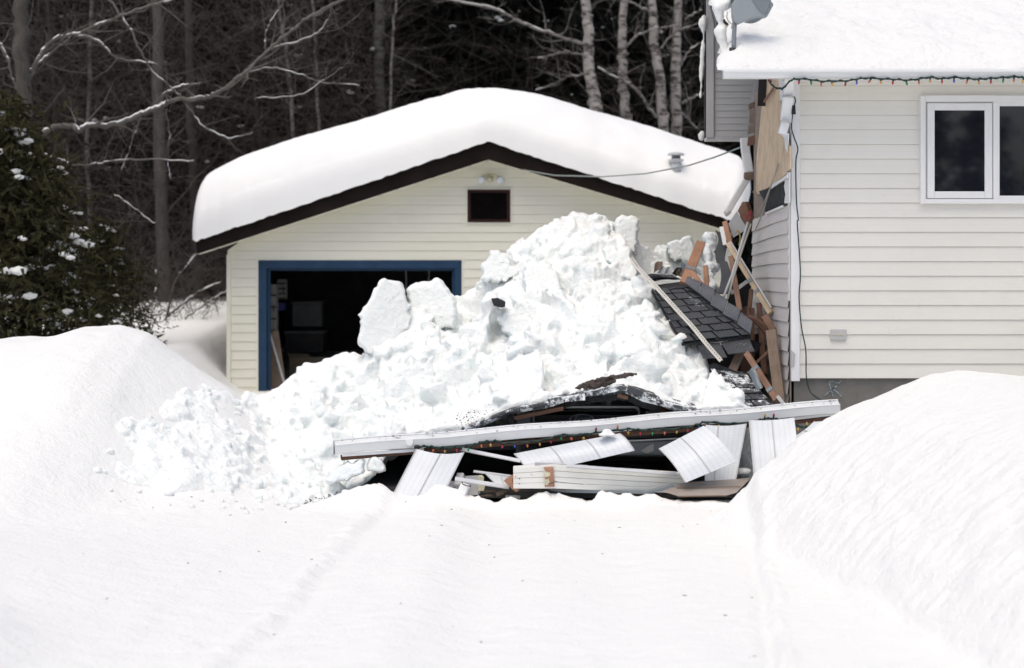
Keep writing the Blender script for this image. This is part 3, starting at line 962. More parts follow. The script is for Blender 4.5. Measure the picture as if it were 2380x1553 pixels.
# window
win = MB()
def wbox(mb, z, x0, y0, x1, y1, ya, yb):
    a = D(z, x0, y1); b = D(z, x1, y0)
    mb.box(HXp(a[0]), HXp(b[0]), HY0 - ya, HY0 - yb, HZp(a[1]), HZp(b[1]))
for r in ((1635, 620, 1668, 1320), (1668, 620, 2700, 662), (1668, 1290, 2700, 1320), (2104, 662, 2140, 1290)):
    wbox(win, '1', *r, .055, -.02)
wo = win.build('window', M_TRIM, house, bevel=.004)
m = MB()
for r in ((1680, 670, 1727, 1285), (2050, 670, 2100, 1285), (1727, 670, 2050, 717), (1727, 1240, 2050, 1285)):
    wbox(m, '1', *r, .045, -.01)
m.build('sash', M_TRIM, wo, bevel=.004)
m = MB(); wbox(m, '1', 1668, 662, 2104, 1290, .03, .02); m.build('gasket', M_GREYTRIM, wo)
m = MB()
wbox(m, '1', 1724, 714, 2053, 1243, .036, .031); m.build('pane', M_GLASSDK, wo)
m = MB(); wbox(m, '1', 2146, 690, 2700, 1268, .036, .031); m.build('pane', M_GLASSDK, wo)
m = MB()
for r in ((2138, 662, 2146, 1290), (2146, 662, 2700, 690), (2146, 1268, 2700, 1290)):
    wbox(m, '1', *r, .044, -.01)
m.build('glazing_bead', M_TRIM, wo)
# outlet box
m = MB(); a, b = Q('2', 1530, 933, HY0), Q('2', 1637, 862, HY0)
m.box(a.x, b.x, HY0 - .03, HY0, a.z, b.z); oo = m.build('outlet_cover', M_WING, house, bevel=.005)
m = MB()
for k in range(3):
    x = a.x + (b.x - a.x) * (.16 + .245 * k)
    m.box(x, x + (b.x - a.x) * .19, HY0 - .036, HY0 - .03, a.z + .04, b.z - .035)
m.build('outlet_flap', M_FOAM, oo, bevel=.002)
m = MB(); p = Q('2', 1275, 1000, HY0 - .04)
m.slab([p, Q('2', 1298, 1025, HY0 - .05), Q('2', 1290, 1110, HY0 - .04), Q('2', 1270, 1120, HY0 - .03)], (0, .01, 0)); m.build('bent_trim_corner', M_GREYTRIM, house, fix=True)
# downspout stub on the corner
m = MB()
m.beam(Q('A', 1062, 855, 15.9), Q('A', 1055, 1070, 16.0), .075, .05)
m.beam(Q('A', 1048, 1068, 16.0), Q('A', 1025, 1350, 16.06), .085, .055)
m.beam(Q('A', 1022, 1352, 16.05), Q('A', 985, 1490, 16.05), .07, .05)
m.build('downspout', M_WHITE, house, bevel=.008)
m = MB()
m.beam(Q('A', 1000, 1072, 15.96), Q('A', 1110, 1076, 15.96), .009, .06)
m.build('downspout_strap', M_GREYTRIM, house); m = MB()
m.beam(Q('A', 980, 1335, 16.0), Q('A', 1085, 1358, 16.0), .009, .06)
m.build('downspout_strap', M_GREYTRIM, house)

# snow on the house roof
us = np.linspace(0, 1, 300) ** 1.4
nv = 190
V = []
vv = np.linspace(0, 1, nv) ** 1.3 * 7.0
for u in us:
    X0 = ex0 + .03 + u * 7.2
    x = X0 + .03 * vv * np.exp(-u * 6)
    wob = (.10 * fbm(vv * 2.4, 0.5, oct=4, seed=81) + .05 * blocks(vv * 7, vv * 0 + .3, seed=82)) * math.exp(-u * 18) + .20 * math.exp(-u * 12) * np.exp(-((vv - .1) / .35) ** 2) * 0
    xx = x + wob
    d = u * 7.2
    th = .13 * math.sqrt(min(1, d / .16)) * np.sqrt(np.clip(vv / .35, 0, 1)) * (1 + .35 * fbm(X0 * 3.0, vv * 3, oct=3, seed=88))
    th = th * (1 + .15 * float(vnoise(X0 * 1.1, 0, seed=84)))
    th = th + np.clip(vv * 3, 0, 1) * (.03 * fbm(xx * 2.2, vv * 2.2, oct=3, seed=85) + .024 * fbm(xx * 6, vv * 5, oct=3, seed=86) - .012 * np.abs(fbm(xx * 11, vv * 9, oct=2, seed=87)))
    yy = EY + .0 + vv * math.cos(R(22))
    zz = ez1 - .022 + vv * math.sin(R(22)) + np.maximum(th, -.0) + .02 * sst(0, .1, vv)
    V.append(np.stack([xx, yy, zz], 1))
V = np.concatenate(V)
me = npmesh('house_roof_snow', V, gridfaces(len(us), nv))
tag(finish('roof_snow', me, M_HOUSESNOW, None, True), 'pitted layer of snow covering the house roof above the gutter', 'snow')

def clump(name, pts, label, mt=None, seed=0, cat='snow', group=None, parent=None, vox=.02):
    """a lump of snow from overlapping blobs [(point, (rx,ry,rz))] fused by a voxel remesh"""
    bm = bmesh.new()
    for p, r in pts:
        g = bmesh.ops.create_icosphere(bm, subdivisions=3, radius=1)
        for v in g['verts']:
            v.co = Vector((v.co.x * r[0], v.co.y * r[1], v.co.z * r[2])) + Vector(p)
    return fuse(bm, name, label, mt or M_RUBBLE, seed, cat, group, vox)

def fuse(bm, name, label, mt, seed, cat, group=None, vox=.02, amp=.012, smooth=2, fr=7):
    me = bpy.data.meshes.new(name)
    bmesh.ops.recalc_face_normals(bm, faces=bm.faces)
    bm.to_mesh(me); bm.free()
    tmp = bpy.data.objects.new('tmp', me)
    COL.objects.link(tmp)
    rm = tmp.modifiers.new('r', 'REMESH'); rm.mode = 'VOXEL'; rm.voxel_size = vox
    if smooth:
        sm = tmp.modifiers.new('s', 'SMOOTH'); sm.factor = .6; sm.iterations = smooth
    dg = bpy.context.evaluated_depsgraph_get()
    dg.update()
    out = bpy.data.meshes.new_from_object(tmp.evaluated_get(dg))
    bpy.data.objects.remove(tmp)
    n = len(out.vertices)
    co = np.empty(n * 3); no = np.empty(n * 3)
    out.vertices.foreach_get('co', co); out.vertex_normals.foreach_get('vector', no)
    co, no = co.reshape(-1, 3), no.reshape(-1, 3)
    d = amp * fbm(co[:, 0] * fr, co[:, 1] * fr, co[:, 2] * fr, oct=4, seed=seed + 90) + amp * .45 * fbm(co[:, 0] * fr * 4, co[:, 1] * fr * 4, co[:, 2] * fr * 4, oct=2, seed=seed + 95)
    co = co + no * d[:, None]
    out.vertices.foreach_set('co', co.ravel())
    out.name = name
    out.materials.clear()
    o = finish(name, out, mt, None, True)
    if label: tag(o, label, cat, group)
    return o

# ragged snow on the rake edge and the wing edge
rng = random.Random(4)
pts = []
for x, y, r in ((345, 40, .05), (262, 100, .05), (285, 200, .035), (290, 350, .055), (300, 420, .05), (330, 520, .045), (345, 600, .05), (350, 640, .05), (410, 660, .045), (330, 300, .03), (250, 60, .04)):
    pts.append((Q('A', x + 12, y, 16.1), (r, r * 1.3, r)))
clump('rake_snow', pts, 'lumpy clump of snow clinging to the broken left edge of the house roof', M_SNOW, 3)
pts = []
re_ = random.Random(12)
for k in range(95):
    t = k / 95
    y = 70 + 1010 * t
    n = float(vnoise(t * 9, 0.3, seed=55))
    if n < -.6: continue
    r = .011 + .014 * max(0, n + .2) + (.02 if .08 < t < .2 else 0)
    pts.append((Q('A', 134 - 48 * t - r * 330 + re_.uniform(-4, 4), y, 19.18), (r, r * 1.4, r * 1.3)))
for x, y, r in ((95, 1480, .025), (88, 1505, .035), (92, 1530, .03)):
    pts.append((Q('A', x, y, 19.18), (r, r, r)))
clump('edge_snow', pts, 'thin ragged line of snow stuck to the edge of the grey rear wall', M_SNOW, 5, vox=.008)

# black finial-like vent cap
c = Q('A', 320, 315, 16.6)
vc = thing('vent_cap', 'small black pointed vent cap in the roof edge snow left of the satellite dish', 'vent', c)
m = MB(); m.lathe(c, [(.028, -.02), (.028, .06)], 14); m.build('pipe', M_GREYMETAL, vc, True)
m = MB(); m.lathe(c + Vector((0, 0, .03)), [(.05, 0), (.052, .01), (.03, .03), (.024, .045), (.008, .05), (.011, .065), (.002, .075)], 14); m.build('cap', M_BLACK, vc, True)

# satellite dish
DY = 15.95
base = Q('A', 440, 590, DY)
dish = thing('satellite_dish', 'grey satellite dish on a pole at the left corner of the house roof', 'satellite dish', base)
m = MB(); m.tube([base + Vector((0, 0, -.15)), Q('A', 452, 420, DY), Q('A', 458, 230, DY)], .019, 12); m.build('pole', M_GREYMETAL, dish, True)
m = MB(); m.tube([base + Vector((-.01, 0, -.03)), base + Vector((0, 0, .04))], .03, 10); m.build('foot', M_BLACK, dish, True)
hp = [(436, 185), (455, 250), (500, 266), (560, 238), (640, 210), (720, 194), (820, 190), (896, 45), (850, 0), (830, -60), (560, -120), (430, 40)]
m = MB(); m.slab([Q('A', x, y, DY - .05) for x, y in hp], (0, .1, 0)); m.build('bracket_housing', varied('light_grey_metal', (.24, .27, .29), (.29, .32, .34), .4, 3, .5), dish, bevel=.012, fix=True)
m = MB()
cc = Q('A', 592, -95, DY + .04)
axd = Vector((.80, .58, .15)).normalized()
prof = [(.0005, -.055), (.09, -.05), (.16, -.03), (.22, -.005), (.25, .014), (.26, .024), (.25, .026), (.16, -.015), (.04, -.04)]
m.lathe(cc, prof, 40, axd); m.build('dish', M_GREYMETAL, dish, True, fix=True)
m = MB(); m.slab([Q('A', x, y, DY - .054) for x, y in [(775, 45), (800, 15), (855, 35), (835, 82)]], (0, .006, 0)); m.build('slot', M_BLACK, dish, fix=True)
m = MB(); m.tube([Q('A', x, y, DY - .03) for x, y in [(380, 130), (370, 190), (390, 240), (430, 270), (425, 310), (440, 330)]], .005, 6); m.build('cable', M_TAPE, dish, True)

# ------------------------------------------------------------------ wires and cords
m = MB(); m.tube([P(x, y, Y) for x, y, Y in ((1726, 341, 18.9), (1660, 366, 19.8), (1600, 385, 20.8), (1500, 404, 22.4), (1400, 411, 24), (1290, 408, 25.5), (1220, 396, 26.2), (1168, 381, 26.55))], .008, 6)
tag(m.build('overhead_wire', M_WIRE, None, True), 'grey service wire sagging from the rear wall to the garage gable', 'wire')

def cord(name, pts, r, mt, label, cat='cord', k=6, group=None):
    m = MB(); m.tube(pts, r, k)
    return tag(m.build(name, mt, None, True), label, cat, group)

def catmull(p, n=5):
    out = []
    for i in range(len(p) - 1):
        a, b, c, d = p[max(i - 1, 0)], p[i], p[i + 1], p[min(i + 2, len(p) - 1)]
        for k in range(n):
            t = k / n
            out.append(.5 * ((2 * b) + (c - a) * t + (2 * a - 5 * b + 4 * c - d) * t * t + (3 * b - a - 3 * c + d) * t ** 3))
    out.append(p[-1])
    return out

ext = [Q('1', 825, 625, 16.0), Q('1', 833, 655, 16.0), Q('1', 820, 710, 16.02), Q('1', 808, 820, 16.12), Q('1', 825, 890, 16.12), Q('1', 849, 965, 16.12), Q('1', 836, 1050, 16.13), Q('1', 840, 1300, 16.13), Q('1', 852, 1420, 16.13),
       Q('2', 1313, 150, 16.13), Q('2', 1325, 320, 16.13), Q('2', 1334, 500, 16.12), Q('2', 1325, 650, 16.12), Q('2', 1342, 850, 16.12), Q('2', 1370, 1000, 16.12), Q('2', 1374, 1180, 16.12), Q('2', 1400, 1275, 16.1), Q('2', 1450, 1320, 16.0), Q('2', 1510, 1352, 15.88), Q('2', 1588, 1402, 15.78)]
ec = thing('extension_cord', 'dark green extension cord hanging down the house corner onto the fallen gutter', 'cord', ext[0])
m = MB(); m.tube(catmull(ext), .0055, 6); m.build('cable', M_CORD, ec, True)
m = MB(); m.tube([Q('1', 822, 683, 16.0), Q('1', 822, 740, 16.0)], [.014, .018], 8); m.build('connector', M_BLACK, ec, True)

def bulb(parent, p, c, tip):
    s = p; e = tip
    d = (e - s).normalized()
    m = MB(); m.tube([s, s + d * .018], .0075, 6); b = m.build('bulb_socket', M_CORD, parent, True)
    m = MB(); m.lathe(s + d * .016, [(.005, 0), (.0085, .006), (.009, .013), (.006, .023), (.001, .03)], 8, d); m.build('bulb', BULB[c], b, True)

def string_lights(label, cabs, bulbs, loc):
    r = thing('string_lights', label, 'string lights', loc, 'strings of coloured christmas lights')
    pts = catmull(cabs, 6)
    m = MB()
    m.tube(pts, .0065, 6)
    # twisted second strand
    rr = random.Random(2)
    pts2 = [p + Vector((0, -.006 + .01 * math.sin(i * 1.1), .009 * math.cos(i * 1.1))) for i, p in enumerate(pts)]
    m.tube(pts2, .005, 5)
    m.build('cable', M_CORD, r, True)
    for p, c, up in bulbs:
        near = min(pts, key=lambda q: (q - p).length)
        dv = (p - near)
        if dv.length < .012: dv = Vector((0, -.4, -1 if not up else 1))
        if up: dv = Vector((.1, -.3, 1))
        bulb(r, near, c, near + dv.normalized())
    return r

hc = [Q('1', x, y, EY + .1) for x, y in ((660, 520), (690, 560), (740, 575), (755, 570))] + [Q('1', x, y + 9, 15.74) for x, y in ((800, 515), (835, 503), (920, 505), (1000, 517), (1080, 515), (1160, 515), (1230, 503), (1290, 497), (1400, 502), (1480, 505), (1560, 510), (1630, 502), (1705, 492), (1780, 500), (1860, 492), (1950, 500), (2030, 503), (2100, 498), (2180, 493), (2260, 488), (2312, 495), (2400, 500), (2500, 496), (2620, 500))]
hb = [(660, 520, 'b', 1), (703, 520, 'r', 1), (857, 520, 'r', 0), (935, 530, 'g', 0), (1000, 540, 'o', 0), (1072, 535, 'y', 0), (1157, 535, 'r', 0), (1230, 520, 'b', 0), (1315, 515, 'o', 0), (1385, 520, 'y', 0), (1463, 527, 'r', 0), (1553, 530, 'g', 0), (1632, 528, 'o', 0), (1705, 515, 'y', 0), (1783, 510, 'r', 0), (1860, 515, 'b', 0), (1943, 523, 'o', 0), (2020, 522, 'y', 0), (2098, 520, 'r', 0), (2178, 510, 'g', 0), (2247, 505, 'o', 0), (2305, 515, 'y', 0)]
string_lights('string of coloured christmas bulbs strung under the house gutter', hc, [(Q('1', x, y + 8, 15.74) if x > 800 else Q('1', x, y, EY + .1), c, u) for x, y, c, u in hb], Q('1', 900, 505, 15.86))

# beam geometry shared by lights and gutter
def BY(px): return 15.25 + (px - 778) / (1952 - 778) * .5
def BP(z, x, y, o=0.0):
    px, py = D(z, x, y)
    return P(px, py, BY(px) - o)
fc_ = [BP('3', x, y, .1) for x, y in ((925, 508), (985, 500), (1050, 505), (1150, 512), (1250, 505), (1340, 494), (1400, 482), (1440, 466), (1510, 460), (1570, 458), (1612, 475), (1700, 470), (1800, 466), (1900, 455), (2000, 432), (2060, 412), (2200, 410), (2300, 405))] + \
      [BP('4', x, y, .1) for x, y in ((0, 545), (140, 540), (230, 525), (380, 508), (500, 495), (580, 502), (680, 502), (800, 497), (960, 480), (1050, 455), (1100, 440), (1250, 450), (1400, 452), (1500, 430), (1570, 415), (1640, 412), (1720, 435), (1800, 460), (1900, 482), (1990, 470))]
fb = [('3', 1057, 533, 'o', 0), ('3', 1150, 543, 'y', 0), ('3', 1245, 533, 'r', 0), ('3', 1338, 515, 'g', 0), ('3', 1438, 494, 'o', 0), ('3', 1512, 485, 'y', 0), ('3', 1607, 500, 'r', 0), ('3', 1704, 512, 'b', 0), ('3', 1805, 502, 'o', 0), ('3', 1902, 480, 'y', 0), ('3', 1988, 450, 'r', 0), ('3', 2070, 435, 'g', 0), ('3', 2147, 425, 'o', 0), ('3', 2252, 420, 'y', 0), ('3', 2338, 388, 'r', 1),
      ('4', 30, 560, 'o', 0), ('4', 138, 555, 'y', 0), ('4', 222, 510, 'r', 1), ('4', 407, 500, 'o', 1), ('4', 490, 533, 'y', 0), ('4', 583, 528, 'r', 0), ('4', 680, 530, 'g', 0), ('4', 778, 538, 'o', 0), ('4', 872, 527, 'y', 0), ('4', 960, 500, 'r', 0), ('4', 1045, 470, 'b', 0), ('4', 1117, 460, 'o', 0), ('4', 1215, 462, 'y', 0), ('4', 1298, 462, 'r', 0), ('4', 1392, 465, 'g', 0), ('4', 1482, 450, 'o', 0), ('4', 1570, 408, 'y', 1), ('4', 1640, 400, 'r', 1), ('4', 1730, 440, 'b', 0), ('4', 1830, 470, 'y', 0), ('4', 1900, 458, 'y', 1), ('4', 1975, 460, 'o', 0)]
st = string_lights('string of coloured christmas bulbs drooping along the fallen white gutter', fc_, [(BP(z, x, y, .1), c, u) for z, x, y, c, u in fb], fc_[0])
m = MB(); m.tube([BP('3', 905, 506, .1), BP('3', 918, 506, .1), BP('3', 945, 510, .1)], [.008, .018, .017], 8); m.build('plug', M_BLACK, st, True)

# ------------------------------------------------------------------ fallen gutter and its board
g0, g1 = P(777, 1040, BY(777)), P(1947, 946, BY(1947))
gut = thing('fallen_gutter', 'long white gutter lying tilted across the front of the wreck', 'gutter', (g0 + g1) / 2)
ax = (g1 - g0).normalized()
upv = (Vector((0, 0, 1)) - ax * ax.z).normalized()
fw = upv.cross(ax).normalized()
if fw.y > 0: fw = -fw
def extr(mb, prof, p0, p1, cap=True, n=1):
    n0, k = len(mb.v), len(prof)
    for i in range(n + 1):
        c = p0.lerp(p1, i / n)
        wv = .006 * math.sin(i * .9) if n > 1 else 0
        for f_, u_ in prof:
            mb.v.append(tuple(c + fw * f_ + upv * (u_ + wv)))
    for s_ in range(n):
        for i in range(k):
            j = (i + 1) % k
            mb.face([n0 + s_ * k + i, n0 + s_ * k + j, n0 + (s_ + 1) * k + j, n0 + (s_ + 1) * k + i])
    mb.face([n0 + i for i in range(k)][::-1]); mb.face([n0 + n * k + i for i in range(k)])
m = MB()
extr(m, [(.06, -.05), (.068, -.045), (.072, .018), (.064, .022), (.055, .024), (.02, .05), (.012, .056), (-.05, .052), (-.06, -.05)], g0, g1, n=24)
m.build('trough', varied('dirty_white_metal', (.68, .70, .71), (.61, .63, .64), .35, 3, .5), gut, fix=True)
m = MB()
extr(m, [(.074, .016), (.076, .022), (.064, .027), (.062, .020)], g0, g1, n=24)
extr(m, [(.025, .050), (.025, .056), (.01, .060), (.01, .054)], g0, g1, n=24)
m.build('rolled_edge', M_WHITE, gut, fix=True)
m = MB(); m.lathe(P(952, 1028, BY(952) - .075), [(.031, 0), (.031, .008), (.027, .012)], 20, (0, -1, 0)); m.build('outlet_cap', M_TRIM, gut)
rr = random.Random(11)
m = MB()     # grit and needles caught on the upper edge
for k in range(120):
    t = rr.random()
    c = g0.lerp(g1, t) + fw * rr.uniform(.03, .07) + upv * rr.choice([.026 + rr.random() * .03, .02, .056])
    s = rr.uniform(.002, .005)
    m.box(c.x - s * 1.6, c.x + s * 1.6, c.y - s, c.y + s, c.z - s * .4, c.z + s * .4)
g_ = m.build('grit', M_BLACK, gut); g_['kind'] = 'stuff'
m = MB(); m.box(g0.x - .004, g0.x + .002, g0.y - .07, g0.y + .06, g0.z - .052, g0.z + .055); m.build('end_cap', M_GREYTRIM, gut)
m = MB(); m.beam(P(1330, 1006, BY(1330) - .078), P(1331, 1011, BY(1331) - .078), .004, .004)
m.build('seam', M_GREYTRIM, gut)
fb_ = thing('fascia_board', 'long brown fascia board with peeling white trim beneath the fallen gutter', 'board', P(791, 1070, 15.3))
m = MB()
pa, pb, pc = P(792, 1064, BY(792) + .02), P(1290, 1020, BY(1290) + .02), P(1945, 972, BY(1945) + .03)
m.beam(pa, pb, .036, .1); m.beam(pb, pc, .036, .1)
m.build('board', M_WOODD, fb_, bevel=.004)
m = MB(); m.beam(P(795, 1058, BY(795) - .045), P(985, 1045, BY(985) - .045), .024, .008); m.build('trim', M_TRIM, fb_); m = MB()
m.beam(P(1750, 984, BY(1750) - .04), P(1946, 962, BY(1946) - .04), .02, .008)
m.build('trim', M_TRIM, fb_)
m = MB()
for x in (338, 350, 372): m.tube([Q('3', x, 590, 15.25), Q('3', x + 6, 640, 15.25)], .003, 5)
m.build('nail', M_STEEL, fb_)

# ------------------------------------------------------------------ pile of broken snow
crest = [(150, 1165, 14.8), (200, 1130, 15.0), (330, 1075, 15.8), (450, 985, 16.8), (555, 925, 17.5), (575, 905, 17.6), (600, 922, 17.7), (650, 905, 18), (690, 872, 18), (735, 852, 18), (790, 832, 18), (835, 830, 18.2), (880, 785, 18.35), (945, 728, 18.5), (1000, 708, 18.6), (1058, 690, 18.8), (1105, 672, 19), (1125, 640, 19), (1150, 618, 19), (1180, 600, 19), (1212, 570, 19),
         (1255, 540, 19), (1295, 522, 19), (1345, 512, 19), (1395, 515, 19), (1425, 530, 19), (1440, 520, 19), (1478, 522, 19), (1488, 548, 19), (1510, 562, 19.2), (1545, 570, 19.6), (1580, 575, 20), (1612, 580, 20), (1650, 660, 20), (1700, 790, 20)]
toe = [(100, 1200, 14.3), (200, 1198, 14.4), (400, 1195, 14.5), (600, 1172, 14.75), (700, 1150, 15.0), (760, 1130, 15.2), (830, 1100, 15.45), (880, 1060, 15.65), (920, 1010, 15.72), (1000, 1000, 15.72), (1080, 992, 15.72), (1150, 958, 15.72), (1240, 936, 15.72), (1340, 916, 15.72), (1450, 902, 15.72), (1530, 924, 15.72), (1620, 950, 15.72), (1760, 945, 15.78), (1800, 960, 15.8)]
cP = np.array([P(*c) for c in crest]); tP = np.array([P(*c) for c in toe])
nx_, ny_ = 330, 280
xs = np.linspace(-3.7, 2.15, nx_)
vv = np.linspace(0, 1, ny_) ** 1.15
XX, VV = np.meshgrid(xs, vv, indexing='ij')
Yt = np.interp(XX, tP[:, 0], tP[:, 1]) + .05 * vnoise(XX * 4, 0 * XX, seed=101) - .0
Zt = np.interp(XX, tP[:, 0], tP[:, 2]) - .12 * sst(-.85, -1.2, XX)
Yc = np.interp(XX, cP[:, 0], cP[:, 1]); Zc = np.interp(XX, cP[:, 0], cP[:, 2])
Yend = Yc + 2.2
YY = Yt + VV * (Yend - Yt)
def pile_h(X, Y, Yt, Zt, Yc, Zc):
    t = np.clip((Y - Yt) / (Yc - Yt), 0, 1)
    s = .5 * t ** .8 + .5 * (t + .06 * np.sin(t * 14 + X * 3))
    Z = Zt + (Zc - Zt) * np.clip(s, 0, 1.02)
    Z = Z - np.clip(Y - Yc, 0, 9) * .85
    dd = X - np.interp(Y, [15.7, 15.85, 16.05, 16.3, 16.6, 17, 18, 19], [1.98, 1.86, 1.70, 1.60, 1.62, 1.5, 1.1, .8]) + .03 * vnoise(Y * 5, X * 0, seed=103)
    Z = Z - np.clip(dd, 0, 5) * 3.0 * sst(18.9, 18.3, Y)
    return np.maximum(Z, -.15)
ZZ = pile_h(XX, YY, Yt, Zt, Yc, Zc)
tq = (YY - Yt) / (Yc - Yt)
rmask = sst(1.15, .6, tq + .08 * fbm(XX * 2.5, YY * 2.5, oct=3, seed=107)) * sst(-3.7, -2.5, XX + .25 * vnoise(YY * 3, XX * 3, seed=108)) * sst(-1.15, -1.35, XX)
Zg = ground_h(XX, YY)
ZZ = np.where(XX < -1.15, np.maximum(ZZ, Zg - .12 + .17 * rmask * sst(.0, .10, tq)), ZZ)
ZZ = np.where(XX < -1.5, np.minimum(ZZ, Zg - .10 + tq * 4.0), ZZ)
ZZ = np.where(rmask < .02, np.minimum(ZZ, np.where(XX < -1.95, Zg - .1, 9)), ZZ)
big = sst(-2.4, -.8, XX)
edge = np.clip((YY - Yt) / .35, 0, 1) * .85 + .15
wx = XX + .05 * fbm(XX * 3, YY * 3, oct=2, seed=105); wy = YY + .05 * fbm(XX * 3 + 9, YY * 3, oct=2, seed=106)
rel = (.05 + .15 * big) * blocks(wx * 1.6, wy * 1.25, seed=111, tilt=.9) + (.05 + .05 * big) * blocks(wx * 3.7, wy * 3.0, seed=121, tilt=.9) \
    + (.026 + .014 * big) * blocks(wx * 8.5, wy * 7, seed=131, tilt=.9) + (.010 + .008 * big) * blocks(wx * 18, wy * 15, seed=141, tilt=.9) + .04 * fbm(XX * 1.7, YY * 1.4, oct=3, seed=151)
crestfade = 1 - .55 * np.exp(-((YY - Yc) / .35) ** 2)
ZZ = ZZ + rel * edge * crestfade * np.where(XX < -1.3, .35 + .65 * rmask, 1)
top = np.stack([XX.ravel(), YY.ravel(), ZZ.ravel()], 1)
bot = top.copy(); bot[:, 2] -= (.06 + .5 * sst(0, .25, VV)).ravel()
N = nx_ * ny_
f1 = gridfaces(nx_, ny_); f2 = gridfaces(nx_, ny_, N, True)
side = []
for i in range(nx_ - 1):
    for j0 in (0, ny_ - 1):
        a, b = i * ny_ + j0, (i + 1) * ny_ + j0
        side.append([a, b, b + N, a + N] if j0 else [b, a, a + N, b + N])
for j in range(ny_ - 1):
    for i0 in (0, nx_ - 1):
        a, b = i0 * ny_ + j, i0 * ny_ + j + 1
        side.append([b, a, a + N, b + N] if i0 else [a, b, b + N, a + N])
me = npmesh('pile', np.concatenate([top, bot]), np.concatenate([f1, f2, np.array(side)]))
bm = bmesh.new(); bm.from_mesh(me)
rr = random.Random(77)
def surf(x, t):
    yt = float(np.interp(x, tP[:, 0], tP[:, 1])); yc = float(np.interp(x, cP[:, 0], cP[:, 1]))
    y = yt + t * (yc - yt)
    i = min(max(int((x + 3.7) / 5.85 * (nx_ - 1)), 0), nx_ - 1)
    j = int(np.argmin(abs(YY[i] - y)))
    return Vector((x, y, ZZ[i, j]))
HULLS = []
for h_ in range(40):
    rh = random.Random(1000 + h_)
    hb_ = bmesh.new()
    for k in range(16):
        d = Vector((rh.gauss(0, 1), rh.gauss(0, 1), rh.gauss(0, 1))).normalized() * rh.uniform(.75, 1)
        hb_.verts.new(d)
    bmesh.ops.convex_hull(hb_, input=hb_.verts[:])
    bmesh.ops.delete(hb_, geom=[v for v in hb_.verts if not v.link_faces], context='VERTS')
    bmesh.ops.triangulate(hb_, faces=hb_.faces[:])
    hb_.verts.index_update()
    HULLS.append((np.array([v.co[:] for v in hb_.verts]), np.array([[v.index for v in f.verts] for f in hb_.faces])))
    hb_.free()
RV, RF, RN = [], [], [0]
def rock(bm, c, s, rr):
    asp = Matrix.Diagonal((rr.uniform(.7, 1.3), rr.uniform(.6, 1.2), rr.uniform(.45, 1.0)))
    q = Matrix.Rotation(rr.uniform(0, 6.3), 3, 'Z') @ Matrix.Rotation(rr.uniform(-.9, .9), 3, 'X') @ Matrix.Rotation(rr.uniform(-.9, .9), 3, 'Y')
    hv, hf = HULLS[rr.randrange(40)]
    M = np.array(q @ asp) * s
    RV.append(hv @ M.T + np.array(c)[None]); RF.append(hf + RN[0]); RN[0] += len(hv)
for k in range(2600):
    x = rr.uniform(-3.2, 1.9)
    t = rr.random() ** .8
    p = surf(x, t)
    if p.z < .03 and p.x > -1: continue
    dd = p.x - float(np.interp(p.y, [15.7, 15.85, 16.05, 16.3, 16.6, 17, 18, 19], [1.98, 1.86, 1.70, 1.60, 1.62, 1.5, 1.1, .8]))
    if dd > -.03 and p.y < 18.8: continue
    if p.x < -1.7 and rr.random() < .45: continue
    if p.x < -1.95 and p.z < float(ground_h(p.x, p.y)) - .02: continue
    u = rr.random()
    s = .012 + .05 * u * u + (.12 * rr.random() if rr.random() < .13 and t < .9 and x > -1.8 else 0)
    if t > .93: s *= .6
    rock(bm, p + Vector((0, 0, s * .1)), s, rr)
# crumbs strewn at the toe on the drive
for k in range(90):
    x = rr.uniform(-2.9, -.9)
    yt = float(np.interp(x, tP[:, 0], tP[:, 1]))
    y = yt + rr.gauss(0, .25)
    z = float(ground_h(x, y))
    rock(bm, (x, y, z + .005), rr.uniform(.012, .04), rr)
rme = npmesh('rocks', np.concatenate(RV), np.concatenate(RF))
bm.from_mesh(rme)
pile = fuse(bm, 'snow_pile', 'huge jumbled pile of broken snow that slid off the roof onto the wrecked carport', M_RUBBLE, 1, 'snow pile', vox=.0125, amp=.006, smooth=0, fr=16)

